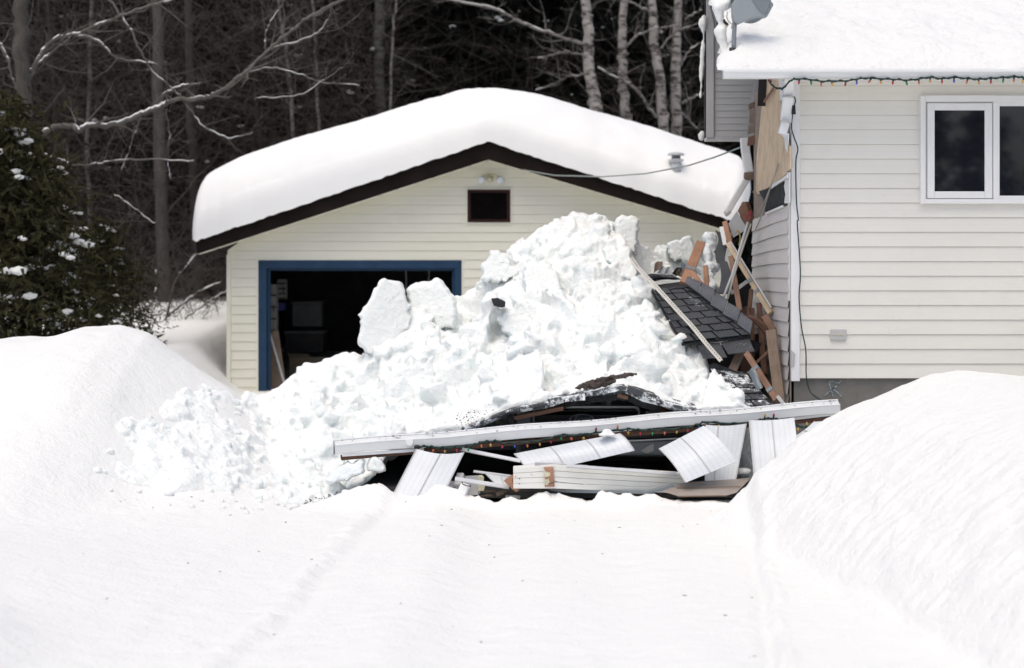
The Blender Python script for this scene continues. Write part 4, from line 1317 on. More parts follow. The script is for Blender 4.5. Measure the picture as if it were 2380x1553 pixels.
# named slabs standing out of the pile
def slab_block(z, poly, Y, dep, label, lean=.0, skew=.0, seed=0, vox=.022, mt=None, taper=.12, amp=.016):
    pp0 = [D(z, x, y) for x, y in poly]
    pp = []
    rj = random.Random(seed * 7 + 1)
    for i in range(len(pp0)):
        a_, b_ = pp0[i], pp0[(i + 1) % len(pp0)]
        L_ = math.hypot(a_[0] - b_[0], a_[1] - b_[1]); n_ = max(1, int(L_ / 7))
        for k in range(n_):
            t = k / n_; g = rj.gauss(0, 1) * min(2.6, L_ * .09)
            pp.append((a_[0] * (1 - t) + b_[0] * t + g * (b_[1] - a_[1]) / max(L_, 1), a_[1] * (1 - t) + b_[1] * t - g * (b_[0] - a_[0]) / max(L_, 1)))
    cx = sum(p[0] for p in pp) / len(pp); ymax = max(p[1] for p in pp); cy = sum(p[1] for p in pp) / len(pp)
    bm = bmesh.new()
    fr, bk, md = [], [], []
    for px, py in pp:
        Yy = Y + lean * (ymax - py) * .0035 + skew * (px - cx) * .0035
        f = P(cx + (px - cx) * (1 - taper), cy + (py - cy) * (1 - taper), Yy)
        m_ = P(px, py, Yy + dep * .3)
        b = P(cx + (px - cx) * (1 - taper * .6), cy + (py - cy) * (1 - taper * .6), Yy + dep)
        fr.append(bm.verts.new(f)); md.append(bm.verts.new(m_)); bk.append(bm.verts.new(b))
    n = len(pp)
    bm.faces.new(fr); bm.faces.new(bk[::-1])
    for i in range(n):
        j = (i + 1) % n
        bm.faces.new([fr[j], fr[i], md[i], md[j]]); bm.faces.new([md[j], md[i], bk[i], bk[j]])
    bmesh.ops.triangulate(bm, faces=bm.faces[:])
    o = fuse(bm, 'snow_block', label, mt or M_RUBBLE, seed, 'snow block', 'blocks of snow standing out of the pile', vox=min(vox, .012), amp=amp, smooth=2, fr=5)
    return o
slab_block('6', [(1055, 930), (1060, 870), (1085, 780), (1075, 660), (1100, 625), (1140, 605), (1160, 540), (1200, 470), (1240, 390), (1280, 383), (1370, 405), (1410, 402), (1435, 430), (1462, 480), (1475, 560), (1520, 700), (1480, 800), (1280, 1090), (1230, 1080), (1120, 1000)], 17.6, .45,
           'large flat upright snow slab standing alone against the dark garage doorway', lean=.35, skew=.5, seed=2, taper=.05, amp=.01)
slab_block('6', [(1470, 460), (1500, 435), (1550, 425), (1585, 445), (1582, 410), (1680, 400), (1725, 370), (1780, 410), (1830, 470), (1870, 535), (1900, 640), (1880, 800), (1600, 860), (1480, 720)], 18.0, .5,
           'peaked snow slab just right of the large upright slab', lean=.3, skew=-.2, seed=3)
slab_block('6', [(1440, 640), (1600, 620), (1720, 700), (1640, 820), (1470, 1020), (1300, 1110), (1270, 1070), (1400, 860)], 17.55, .5,
           'smooth slanting snow slab below the large upright slab', lean=.9, seed=14)
slab_block('E', [(560, 560), (640, 470), (760, 480), (850, 560), (860, 720), (720, 820), (580, 760)], 17.6, .5,
           'broad rounded snow block in the middle of the upper pile face', lean=.8, seed=15)
slab_block('6', [(505, 1300), (515, 1230), (540, 1135), (625, 1095), (675, 1105), (750, 1090), (770, 1065), (850, 1040), (900, 1012), (1020, 1015), (1060, 1030), (1110, 1040), (1130, 1150), (1000, 1280), (620, 1330)], 17.5, .5,
           'wide low snow slab at the left foot of the pile before the cardboard box', lean=.8, seed=4)
slab_block('E', [(245, 560), (255, 500), (295, 460), (305, 400), (322, 387), (372, 392), (428, 418), (450, 425), (468, 480), (560, 560), (450, 640), (240, 620)], 18.3, .5,
           'knobbly snow block on the left shoulder of the pile below the gable vent', lean=.4, seed=5)
slab_block('E', [(1282, 190), (1300, 145), (1335, 119), (1415, 116), (1458, 155), (1464, 250), (1440, 420), (1330, 400), (1290, 300)], 18.5, .5,
           'rounded upright snow knob at the right end of the pile summit', lean=.3, seed=6)
slab_block('E', [(1680, 335), (1760, 300), (1867, 283), (1895, 340), (1890, 480), (1700, 460)], 19.2, .35,
           'flat topped snow slab behind the orange upright board', lean=.2, seed=7)
slab_block('E', [(440, 400), (500, 350), (620, 310), (700, 240), (850, 190), (920, 220), (1020, 300), (1060, 330), (960, 440), (700, 470), (560, 520), (460, 480)], 18.4, .6,
           'broad slanting snow boulder forming the left upper face of the pile', lean=1.0, seed=8)
slab_block('E', [(850, 165), (865, 130), (910, 118), (1040, 102), (1075, 124), (1135, 102), (1210, 140), (1275, 180), (1300, 300), (1210, 340), (1050, 320), (920, 230)], 18.5, .6,
           'jagged snow boulder at the very top of the pile', lean=.7, seed=9)
slab_block('E', [(1180, 380), (1395, 370), (1415, 440), (1470, 560), (1440, 640), (1340, 600), (1280, 520), (1200, 470)], 17.75, .5,
           'angular snow block beside the upper end of the white metal strip', lean=.6, seed=10)
slab_block('E', [(370, 900), (480, 850), (620, 900), (720, 960), (715, 1080), (560, 1100), (400, 1010)], 16.95, .4,
           'tilted snow block midway down the pile face below the dark hole', lean=.6, seed=11)
slab_block('3', [(540, 700), (560, 590), (610, 578), (655, 600), (668, 640), (688, 655), (686, 700), (600, 705)], 15.2, .22,
           'small cubic snow block under the left end of the fallen gutter', lean=.1, seed=12, vox=.012, amp=.008)
slab_block('3', [(200, 790), (240, 700), (330, 640), (490, 595), (515, 620), (515, 700), (440, 740), (360, 780), (240, 800)], 15.15, .25,
           'dirt speckled snow block beside the left end of the fallen gutter', lean=.2, seed=13, vox=.013, mt=M_DIRTY, amp=.012)
# dark pocket in the pile: black slab set into its face
m = MB(); m.slab([Q('E', x, y, 16.95) for x, y in [(320, 770), (370, 765), (430, 795), (428, 830), (405, 838), (340, 822)]], (0, .35, 0))
tag(m.build('dark_pocket_slab', M_FELT, None, fix=True), 'dark flat slab set into the left face of the snow pile', 'debris')

# ------------------------------------------------------------------ collapsed carport roof
def shingles(mb, A, B, C, Dd, rows, cols, gap=.006, t=.007, seed=0, jig=.01):
    """courses of tabs on quad A(TL) B(TR) C(BR) D(BL); overlapping downhill"""
    A, B, C, Dd = map(Vector, (A, B, C, Dd))
    nrm = (B - A).cross(Dd - A).normalized()
    if nrm.z < 0: nrm = -nrm
    rr = random.Random(seed)
    def pt(u, v): return (A * (1 - u) + B * u) * (1 - v) + (Dd * (1 - u) + C * u) * v
    for r in range(rows):
        o = rr.random()
        us_ = [0] + [(k + o) / cols for k in range(cols) if 0 < (k + o) / cols < 1] + [1]
        for u0, u1 in zip(us_[:-1], us_[1:]):
            g = gap / 2 / (B - A).length
            v0, v1 = max(0, (r - .15) / rows), (r + 1) / rows
            lift = rr.uniform(0, jig)
            dz = rr.uniform(-1, 1) * .01 / rows
            p = [pt(u0 + g, v0), pt(u1 - g, v0), pt(u1 - g, v1 + dz), pt(u0 + g, v1 + dz)]
            h0, h1 = .002, t + .004 + lift
            n = len(mb.v)
            base_ = [p[0] + nrm * h0, p[1] + nrm * h0, p[2] + nrm * h1, p[3] + nrm * h1]
            mb.v += [tuple(q) for q in base_] + [tuple(q - nrm * t) for q in base_]
            mb.face([n, n + 1, n + 2, n + 3]); mb.face([n + 7, n + 6, n + 5, n + 4])
            for i in range(4):
                j = (i + 1) % 4
                mb.face([n + j, n + i, n + 4 + i, n + 4 + j])
# hip section lying against the pile
A, B, C, D_ = Q('C', 400, 650, 17.35), Q('C', 860, 615, 17.35), Q('C', 1560, 1185, 16.55), Q('C', 760, 1275, 16.55)
sr = thing('shingled_roof_section', 'broken dark grey shingled roof section with ridge caps leaning right of the snow pile', 'roof section', (A + C) / 2)
m = MB(); shingles(m, A, B, C, D_, 8, 3, seed=3, gap=.012, jig=.008); m.build('shingles', M_SHING, sr, fix=True)
nrm = (B - A).cross(D_ - A).normalized()
if nrm.z < 0: nrm = -nrm
m = MB(); m.slab([A - nrm * .012, B - nrm * .012, C - nrm * .012, D_ - nrm * .012], -nrm * .02); m.build('deck', M_FELT, sr, fix=True)
caps = [[(830, 498), (990, 598), (955, 715), (798, 572)], [(998, 575), (1147, 678), (1092, 828), (958, 692)], [(1150, 682), (1290, 798), (1245, 942), (1092, 828)], [(1292, 800), (1442, 912), (1402, 1052), (1247, 942)], [(1444, 915), (1582, 1052), (1556, 1195), (1404, 1052)]]
for k, c in enumerate(caps):
    Yk = 17.25 - k * .15
    pts = [Q('C', c[0][0], c[0][1], Yk + .12), Q('C', c[1][0], c[1][1], Yk - .04), Q('C', c[2][0], c[2][1], Yk - .14), Q('C', c[3][0], c[3][1], Yk + .0)]
    m = MB(); m.patch(*pts, 4, 4, bow=lambda u, v: Vector((0, -.02 * math.sin(v * math.pi), .012 * math.sin(v * math.pi) + .02 * u)), t=.012)
    m.build('ridge_cap', M_CAP, sr, fix=True)
m = MB(); m.slab([Q('C', x, y, Y) for x, y, Y in [(478, 600, 17.5), (792, 558, 17.5), (855, 622, 17.3), (720, 645, 17.3), (545, 668, 17.3)]], (0, .01, -.004)); m.build('torn_felt', M_FELT, sr, fix=True)
for c in ([(1212, 1268), (1540, 1215), (1602, 1372), (1295, 1402)], [(940, 1292), (1200, 1270), (1282, 1440), (1005, 1452)]):
    m = MB(); m.patch(*[Q('C', x, y, 16.58 - .12 * (i > 1)) for i, (x, y) in enumerate(c)], 4, 4, bow=lambda u, v: Vector((0, -.03 * v * v, 0)), t=.01); m.build('loose_shingle', M_SHING, sr, fix=True)
m = MB(); m.slab([Q('C', x, y, 16.75) for x, y in [(1555, 1235), (1692, 1282), (1640, 1380), (1590, 1400), (1560, 1290)]], (0, .02, 0)); m.build('loose_shingle', M_FELT, sr, fix=True)

# curled shingle scraps above
cs = thing('shingle_stack', 'stack of torn curled black shingles at the top of the roof section', 'shingles', Q('C', 560, 500, 17.7))
for k, (pts, mt) in enumerate((([(370, 505), (640, 482), (745, 520), (440, 552)], M_FELT), ([(390, 492), (650, 470), (700, 500), (400, 522)], M_SHING), ([(360, 480), (560, 478), (600, 500), (380, 508)], M_FELT),
                  ([(445, 352), (536, 315), (530, 402), (432, 470)], M_WOODG), ([(520, 388), (575, 388), (548, 480), (470, 475)], M_GREYTRIM), ([(585, 400), (662, 400), (630, 478), (552, 478)], M_STEEL), ([(680, 420), (770, 386), (700, 492), (640, 480)], M_FELT), ([(700, 440), (790, 405), (770, 510), (690, 500)], M_WOODG))):
    Yk = 17.75 - (.15 if k < 3 else 0) - k * .008
    m = MB(); m.patch(*[Q('C', x, y, Yk - (.12 if i > 1 and k < 3 else 0)) for i, (x, y) in enumerate(pts)], 4, 3, bow=lambda u, v: Vector((0, .02 * math.sin(u * 3.1), .008 * math.sin(u * 5))), t=.008)
    m.build('shingle', mt, cs, fix=True)

# white drip-edge strip
pts = [Q('C', x, y, Y) for x, y, Y in ((170, 300, 17.6), (240, 400, 17.45), (420, 590, 17.1), (560, 740, 16.9), (740, 940, 16.7), (880, 1090, 16.55), (1040, 1290, 16.4), (1210, 1485, 16.25))]
ms = thing('metal_strip', 'long pale perforated metal strip lying diagonally along the edge of the snow pile', 'trim', pts[3])
m = MB()
for a, b in zip(pts[:-1], pts[1:]):
    m.beam(a, b + (b - a).normalized() * .004, .028, .003); m.beam(a + Vector((.014, .004, .008)), b + Vector((.014, .004, .008)), .010, .02)
m.build('strip', varied('ivory_metal', (.5, .48, .43), (.62, .6, .55), .45, 8), ms)
m = MB()
for k in range(60):
    t = k / 60 * (len(pts) - 1); i = int(t); p = pts[i].lerp(pts[i + 1], t - i) + Vector((.006, -.006, .004))
    m.box(p.x - .003, p.x + .003, p.y - .004, p.y, p.z - .003, p.z + .003)
m.build('nail_holes', M_BLACK, ms)

# lumber
def lumber(z, p0, p1, wpx, Y0_, Y1_, mt, label, dep=.038, name='lumber', roll=.25, plates=()):
    a, b = Q(z, *p0, Y0_), Q(z, *p1, Y1_)
    w = wpx * ZM[z][2] * (Y0_ + Y1_) / 2 / F
    r = thing(name, label, 'lumber', (a + b) / 2, 'broken timbers of the carport')
    m = MB(); m.beam(a, b, w, dep, roll=roll); m.build('timber', mt, r, bevel=.003)
    d = (b - a).normalized()
    for t in plates:
        c = a.lerp(b, t)
        m = MB(); m.beam(c - d * .02, c + d * .02, w * 1.08, dep + .012, roll=roll); m.build('nail_plate', M_GREYMETAL, r)
    return r
lumber('2', (858, 290), (1140, 755), 42, 17.6, 16.9, M_WOODL, 'long pale diagonal timber with grey upper edge beside the house wall', plates=(.55, .7))
m = MB(); m.beam(Q('2', 872, 285, 17.55), Q('2', 1142, 722, 16.85), .012, .03); tag(m.build('trim_strip', M_GREYTRIM), 'grey metal edge lying along the long pale diagonal timber', 'trim')
lumber('2', (832, 150), (866, 285), 34, 17.9, 17.7, M_WOODO, 'short pinkish timber under the right eave tip of the garage')
m = MB(); m.beam(Q('2', 808, 180, 17.85), Q('2', 832, 300, 17.75), .035, .012); tag(m.build('trim_strip', M_TRIM), 'short white strip beside the pinkish timber by the garage eave tip', 'trim')
lumber('2', (872, 380), (932, 742), 34, 17.3, 16.9, M_WOOD, 'upright brown stud crossed by the long pale diagonal timber')
lumber('2', (672, 285), (560, 560), 62, 17.9, 17.4, M_WOODO, 'broad orange board sticking up out of the rubble left of the black felt', plates=(.66,))
lumber('2', (703, 440), (712, 590), 32, 17.6, 17.5, M_WOODO, 'short upright orange stub right of the broad orange board')
lumber('2', (612, 480), (700, 590), 28, 17.35, 17.2, M_WOODO, 'short slanting orange stub at the foot of the broad orange board')
lumber('2', (1008, 600), (988, 790), 28, 17.2, 17.0, M_WOODD, 'short dark upright stud beneath the long pale diagonal timber')
lumber('2', (1058, 690), (1096, 1160), 34, 17.1, 16.8, M_WOODD, 'tall dark reddish stud right of the shingled roof section')
lumber('2', (1098, 770), (1150, 870), 48, 16.75, 16.7, M_WOOD, 'short brown block at the lower end of the long pale diagonal timber')
lumber('2', (1138, 870), (1196, 1345), 70, 16.6, 16.25, M_WOODG, 'wide weathered post standing between the wreck and the house wall')
lumber('2', (975, 1020), (1178, 1335), 40, 16.45, 15.95, M_WOOD, 'long brown timber slanting down to the fallen gutter', plates=(.35, .8))
lumber('2', (945, 1000), (880, 1140), 58, 16.6, 16.5, M_WOODG, 'short wide timber under the bottom of the shingled roof section')
lumber('2', (1122, 1010), (1040, 1085), 20, 16.55, 16.5, M_WOODD, 'thin dark brace between the slanting timber and the weathered post', dep=.03)
lumber('2', (1183, 1308), (1228, 1365), 22, 15.9, 15.85, M_WING, 'pale splintered stub at the foot of the slanting brown timber', dep=.03)
lumber('3', (1700, 275), (2090, 195), 34, 15.74, 15.68, M_WOOD, 'cracked brown board under the bent shingle edge on the left', dep=.03)
lumber('4', (405, 225), (488, 245), 34, 15.7, 15.68, M_WOOD, 'small brown wood scrap under the shingle peak', dep=.03)
lumber('4', (700, 320), (780, 340), 34, 16.05, 16.0, M_WOODD, 'small dark wood scrap under the right shingle edge', dep=.03)
m = MB(); m.slab([Q('B', x, y, 17.9) for x, y in [(380, 950), (440, 840), (475, 838), (540, 1030), (478, 1140)]], (.05, .12, 0)); 
bx = thing('broken_cabinet', 'brown sided white faced cabinet piece wedged at the garage eave tip', 'cabinet piece', Q('B', 420, 1150, 17.9))
m.build('side', M_WOOD, bx, fix=True)
m = MB(); m.slab([Q('B', x, y, 17.86) for x, y in [(372, 955), (478, 1140), (455, 1200), (330, 1280), (268, 1110)]], (0, .02, 0)); m.build('face', M_WING, bx, fix=True)
m = MB(); m.slab([Q('B', x, y, 17.8) for x, y in [(475, 1050), (510, 975), (545, 945), (548, 970), (505, 1060)]], (0, .03, 0)); tag(m.build('red_scrap', mat('red_plastic', (.3, .04, .06), .5)), 'small red plastic scrap beside the cabinet piece', 'scrap')
for pts, lab in (([(875, 375, 16.75), (800, 620, 17), (700, 860, 17.3), (620, 1040, 17.5)], 'left pale cord hanging from the plywood'),
                 ([(880, 380, 16.6), (775, 690, 16.9), (690, 970, 17.2), (600, 1180, 17.4)], 'right pale cord hanging from the plywood')):
    cord('loose_cord', [Q('B', *p) for p in pts], .0055, M_TAPE, lab + ' down into the wreck', group='pale cords hanging in the wreck')
cord('loose_cord', [Q('2', x, y, Y) for x, y, Y in ((985, 150, 17.3), (930, 330, 17.2), (880, 500, 17.1), (822, 648, 17.0))], .012, M_WING, 'thick pale cord crossing in front of the brown stud', group='pale cords hanging in the wreck')
cord('loose_cord', [Q('2', x, y, Y) for x, y, Y in ((1005, 160, 17.2), (950, 320, 17.1), (890, 510, 17.0), (850, 660, 16.95))], .009, M_TAPE, 'thinner pale cord right of the thick pale cord', group='pale cords hanging in the wreck')
cord('loose_cord', catmull([Q('B', x, y, 17.7) for x, y in ((350, 1230), (375, 1195), (400, 1220), (412, 1300), (395, 1380))]), .007, mat('yellow_cord', (.35, .27, .12), .6), 'yellow looped cord below the cabinet piece', group='pale cords hanging in the wreck')

# broken downspout of the rear wall
ds = thing('broken_downspout', 'bent white downspout hanging from the rear wall over the garage roof', 'downspout', Q('B', 470, 60, 18.9))
m = MB(); m.beam(Q('B', 465, 55, 18.9), Q('B', 480, 250, 18.9), .085, .06); m.beam(Q('B', 480, 245, 18.9), Q('B', 520, 490, 18.85), .085, .06); m.build('pipe', M_WHITE, ds, bevel=.01)
m = MB(); m.beam(Q('B', 458, 525, 18.8), Q('B', 580, 530, 18.8), .07, .08); m.build('elbow', M_WOODG, ds, bevel=.01)
m = MB(); m.beam(Q('B', 490, 570, 18.8), Q('B', 240, 985, 18.5), .06, .045); m.build('lower_pipe', M_WHITE, ds, bevel=.01)
m = MB(); m.beam(Q('B', 245, 965, 18.47), Q('B', 275, 1000, 18.47), .06, .05); m.build('pipe_end', M_GREYTRIM, ds, bevel=.008)

# hanging felt, then dark sheets added as the shaded void behind the roof section
m = MB()
m.patch(Q('C', 1150, -40, 18.1), Q('C', 1230, 0, 18.05), Q('C', 1300, 420, 17.6), Q('C', 1175, 330, 17.7), 4, 8, t=.01, bow=lambda u, v: Vector((.02 * math.sin(v * 6), -.04 * math.sin(v * 3.1), 0)))
m.patch(Q('C', 1175, 300, 17.7), Q('C', 1290, 330, 17.6), Q('C', 1290, 700, 17.1), Q('C', 1170, 700, 17.2), 4, 8, t=.01, bow=lambda u, v: Vector((.03 * math.sin(v * 3.1), -.03 * math.sin(v * 3.1), 0)))
tag(m.build('roofing_felt', M_SHING, None, fix=True), 'long hanging strip of dark roofing felt behind the orange boards', 'roofing felt')
m = MB(); m.slab([Q('C', x, y, 17.9) for x, y in [(1105, 240), (1220, 130), (1305, 60), (1312, 140), (1240, 230), (1170, 235)]], (0, .03, 0)); tag(m.build('felt_scrap', M_FELT, None, fix=True), 'black felt scrap jutting left at the garage eave tip', 'roofing felt')
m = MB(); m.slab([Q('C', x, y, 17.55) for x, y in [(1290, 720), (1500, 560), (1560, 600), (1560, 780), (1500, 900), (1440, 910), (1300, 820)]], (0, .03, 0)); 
tag(m.build('void_sheet', M_BLACK, None, fix=True), 'black sheet added as the dark void behind the upright brown stud', 'roofing felt')  # black colour stands in for the unlit void, no sheet hangs here
m = MB(); m.beam(Q('C', 1330, 700, 17.5), Q('C', 1520, 560, 17.5), .03, .02); tag(m.build('trim_strip', M_TRIM), 'white strip along the top of the black sheet in the wreck', 'trim')
m = MB(); m.tube(catmull([Q('2', x, y, 16.7) for x, y in ((985, 785), (1030, 800), (1075, 835), (1110, 880))]), [.03] * 16, 6); tag(m.build('curved_scrap', M_WOODD, None), 'dark curved scrap crossing the reddish stud', 'debris')
m = MB(); m.slab([Q('2', x, y, 17.7) for x, y in [(700, 1080), (700, 1000), (1080, 880), (1210, 900), (1290, 1100), (1290, 1345), (900, 1300)]], (0, .03, 0)); tag(m.build('backing_panel', M_BLACK, None, fix=True), 'dark backing sheet added as shade in the gap beneath the roof section', 'backing panel')  # black backing in place of deep shade under the roof section
# backing between wreck and house: dark panel added as the shade in the gap
m = MB(); m.box(2.03, 2.06, 16.9, 18.7, .0, 1.45); tag(m.build('backing_panel', M_WOODD), 'dark upright backing added as shade in the gap beside the house wall', 'backing panel')
# snowy clump right of orange board
pts = []
rr = random.Random(9)
for k in range(46):
    u, v = rr.random(), rr.random()
    x, y = 1030 + 120 * u + (30 if v > .5 else 0) - 70 * (v < .3) * u, 20 + 650 * v
    if v < .25: x = 1040 + 80 * u
    pts.append((Q('C', x, y, 18.0 - .5 * v + .15 * u), (rr.uniform(.025, .06),) * 3))
clump('snow_clump', pts, 'speckled snow clump packed against the hanging roofing felt', M_DIRTY, 21, vox=.015)
# lower right shingle slope
A, B, C, D_ = Q('2', 725, 1110, 16.5), Q('2', 965, 1150, 16.5), Q('2', 1150, 1370, 15.85), Q('2', 830, 1400, 15.85)
lr = thing('shingled_roof_section', 'low snow dusted shingled slope behind the right half of the fallen gutter', 'roof section', (A + C) / 2)
m = MB(); shingles(m, A, B, C, D_, 6, 3, seed=8, gap=.01, jig=.01); m.build('shingles', M_SHING2, lr, fix=True)
m = MB(); m.slab([Q('2', x, y, 16.45) for x, y in [(725, 1105), (760, 1085), (930, 1150), (985, 1215), (940, 1200), (730, 1150)]], (0, .03, 0)); m.build('torn_felt', M_FELT, lr, fix=True)
m = MB(); m.patch(Q('2', 975, 1150, 16.3), Q('2', 1010, 1115, 16.2), Q('2', 1080, 1230, 16.05), Q('2', 1045, 1250, 16.05), 4, 4, t=.006, bow=lambda u, v: Vector((0, -.04 * math.sin(u * 3), .02 * math.sin(v * 5)))); m.build('plastic_sheet', M_GREYMETAL, lr, fix=True)

# bent shingle edge over the truck (the collapsed carport roof front)
arch = [Q('3', 1280, 360, 15.62), Q('3', 1400, 320, 15.62), Q('3', 1650, 215, 15.62), Q('3', 1800, 180, 15.62), Q('3', 1970, 155, 15.62), Q('4', 0, 235, 15.62), Q('4', 160, 200, 15.62), Q('4', 470, 170, 15.62), Q('4', 600, 235, 15.62), Q('4', 740, 270, 15.62), Q('4', 900, 315, 15.62), Q('4', 1040, 352, 15.62)]
cr_ = thing('carport_roof', 'crushed snow covered carport roof bent in an arch over the buried truck', 'roof', arch[5])
m = MB()
def roofz(Yo): return Yo * .12
rows_ = [0, .06, .2, .5, 1.0, 2.2]
for lay, (dz, yo, t) in enumerate(((.0, 0, .02), (-.022, .03, .02))):
    n0 = len(m.v)
    for p in arch:
        for d in rows_:
            jy = .03 * float(vnoise(p.x * 5, lay * 3.0, seed=161)) if d == 0 else 0
            q = p + Vector((0, d + yo + jy, roofz(d) + dz))
            m.v.append(tuple(q)); 
    k = len(rows_)
    n1 = len(m.v)
    for i in range(n1 - n0):
        x, y, z = m.v[n0 + i]; m.v.append((x, y, z - t))
    for i in range(len(arch) - 1):
        for j in range(k - 1):
            a = n0 + i * k + j
            m.face([a, a + k, a + k + 1, a + 1]); b = a + (n1 - n0); m.face([b + 1, b + k + 1, b + k, b])
        a = n0 + i * k; b = a + (n1 - n0)
        m.face([a + k, a, b, b + k])
m.build('shingles', M_SHING2, cr_, fix=True)
for (z, pts) in (('4', [(180, 205), (300, 178), (465, 160), (475, 185), (330, 210), (195, 238)]), ('3', [(1965, 130), (2120, 105), (2260, 85), (2262, 135), (2100, 150), (1975, 168)]), ('4', [(495, 165), (700, 228), (745, 262), (735, 285), (600, 240), (490, 205)])):
    m = MB(); m.slab([Q(z, x, y, 15.58) for x, y in pts], (0, .18, .015)); m.build('loose_shingle', M_SHING2, cr_, fix=True)
m = MB()
for i in range(4, 9):
    a, b = arch[i], arch[i + 1]
    m.beam(a + Vector((0, .12, -.07)), b + Vector((0, .12, -.07)), .05, .06)
m.build('rafter', M_FELT, cr_)
# bark-like board
m = MB(); n0 = 0
pp = [Q('4', 60, 175, 15.6), Q('4', 200, 130, 15.58), Q('4', 330, 95, 15.58), Q('4', 450, 72, 15.58), Q('4', 560, 55, 15.58)]
m.tube(pp, [.018, .026, .022, .02, .012], 8)
m.v = [(x, y, z + (Q('4', 300, 105, 15.58).z - z) * .0) for x, y, z in m.v]
bb = m.build('bark_board', M_BARK, None, True)
sub = bb.modifiers.new('s', 'SUBSURF'); sub.levels = sub.render_levels = 3
tx = bpy.data.textures.new('bt', 'CLOUDS'); tx.noise_scale = .03
dm = bb.modifiers.new('d', 'DISPLACE'); dm.texture = tx; dm.strength = .045
tag(bb, 'rough blackened board lying on the snow just above the shingle arch', 'board')
m = MB(); m.tube([Q('4', 130, 168, 15.57), Q('4', 210, 152, 15.56), Q('4', 300, 134, 15.57), Q('4', 400, 112, 15.58)], [.02, .03, .024, .01], 8)
b2 = m.build('bark_board', M_BARK, None, True); b2.modifiers.new('s', 'SUBSURF').levels = 3; b2.modifiers['s'].render_levels = 3
dm = b2.modifiers.new('d', 'DISPLACE'); dm.texture = tx; dm.strength = .05
tag(b2, 'shorter blackened scrap lying beneath the rough blackened board', 'board')
# grit sprinkled on the snow left of the arch
m = MB(); rr = random.Random(5)
for k in range(170):
    if k < 110:
        x, y = rr.gauss(1350, 90), 0
        y = 285 - (x - 1350) * .35 + rr.gauss(0, 28)
        p = Q('3', x, y, 15.66)
        p.z = p.z + .01 * rr.random()
    else:
        p = Q('3', rr.uniform(30, 300), rr.uniform(740, 830), 15.05); p.z = float(ground_h(p.x, p.y)) + .03 * rr.random()
    s = rr.uniform(.0015, .0075) * rr.random() ** .5
    m.box(p.x - s, p.x + s, p.y - s, p.y + s, p.z - s * .6, p.z + s * .6)
tag(m.build('shingle_grit', M_BLACK), 'black grit and bark crumbs scattered on the snow by the fallen gutter', 'grit', kind='stuff')
m = MB(); rr = random.Random(15)
for k in range(48):
    x, y = rr.uniform(-2.6, 1.7), 15.0 - 5.9 * rr.random() ** 1.5
    z = float(ground_h(x, y)) + .003
    s = rr.uniform(.0012, .0042)
    a = rr.uniform(0, 3.1); c_, s_ = math.cos(a) * s * 2, math.sin(a) * s * 2
    m.hexa([(x - c_ - s, y - s_, z), (x - c_ + s, y - s_, z), (x - c_ + s, y - s_, z + s), (x - c_ - s, y - s_, z + s), (x + c_ - s, y + s_, z), (x + c_ + s, y + s_, z), (x + c_ + s, y + s_, z + s), (x + c_ - s, y + s_, z + s)])
tag(m.build('twig_crumbs', M_WOODG), 'tiny dark twig crumbs scattered over the white driveway', 'debris', kind='stuff')

# ------------------------------------------------------------------ buried pickup truck
TY = 15.98
tr = thing('pickup_truck', 'black pickup truck crushed under the collapsed carport roof', 'truck', (P(1360, 1100, TY).x, TY, .06))
tx0, tx1 = P(1195, 0, TY).x, P(1610, 0, TY).x
m = MB()
zt_, zb_ = P(0, 948, TY).z, .22
m.box(tx0, tx1, TY + .05, TY + 1.3, zb_, zt_ - .02)
m.build('body', M_TRUCK, tr, bevel=.05)
m = MB()   # grille surround with rounded corners
def rrect(x0, y0, x1, y1, r, n=5):
    out = []
    for cx_, cy_, a0 in ((x1 - r, y0 + r, -90), (x1 - r, y1 - r, 0), (x0 + r, y1 - r, 90), (x0 + r, y0 + r, 180)):
        for k in range(n + 1):
            a = R(a0 + 90 * k / n); out.append((cx_ + r * math.cos(a), cy_ + r * math.sin(a)))
    return out
ro, ri = rrect(1238, 944, 1488, 1003, 14), rrect(1243, 949, 1483, 998, 11)
n0 = 0
for px, py in ro: m.v.append(tuple(P(px, py, TY)))
for px, py in ri: m.v.append(tuple(P(px, py, TY)))
for px, py in ri: m.v.append(tuple(P(px, py, TY + .04)))
k = len(ro)
for i in range(k):
    j = (i + 1) % k
    m.face([i, j, k + j, k + i]); m.face([k + i, k + j, 2 * k + j, 2 * k + i])
m.build('grille_surround', M_CHROME, tr, fix=True)
m = MB()
a, b = P(1243, 998, TY), P(1483, 949, TY)
for q in range(4):
    z = a.z + (b.z - a.z) * (q + .5) / 4
    m.box(a.x, b.x, TY + .02, TY + .04, z - .006, z + .006)
m.build('grille', M_BLACK, tr)
ec_ = P(1352, 974, TY - .004)
m = MB(); m.lathe((0, 0, 0), [(.098, 0), (.1, .006), (.092, .009)], 32, (0, -1, 0))
m.v = [(ec_.x + x, ec_.y + y, ec_.z + z * .42) for x, y, z in m.v]
em = m.build('emblem', M_CHROME, tr)
m = MB(); m.lathe((0, 0, 0), [(.088, .008), (.088, .012)], 32, (0, -1, 0))
m.v = [(ec_.x + x, ec_.y + y, ec_.z + z * .40) for x, y, z in m.v]
m.build('emblem_field', mat('dark_blue_enamel', (.005, .008, .02), .3), em)
fc2 = bpy.data.curves.new('emblem_text', 'FONT'); fc2.body = 'Ford'; fc2.size = .07; fc2.extrude = .001; fc2.align_x = 'CENTER'; fc2.align_y = 'CENTER'; fc2.shear = .3
fo = bpy.data.objects.new('emblem_text', fc2); COL.objects.link(fo)
fo.rotation_euler = (R(90), 0, 0)
dg = bpy.context.evaluated_depsgraph_get(); dg.update()
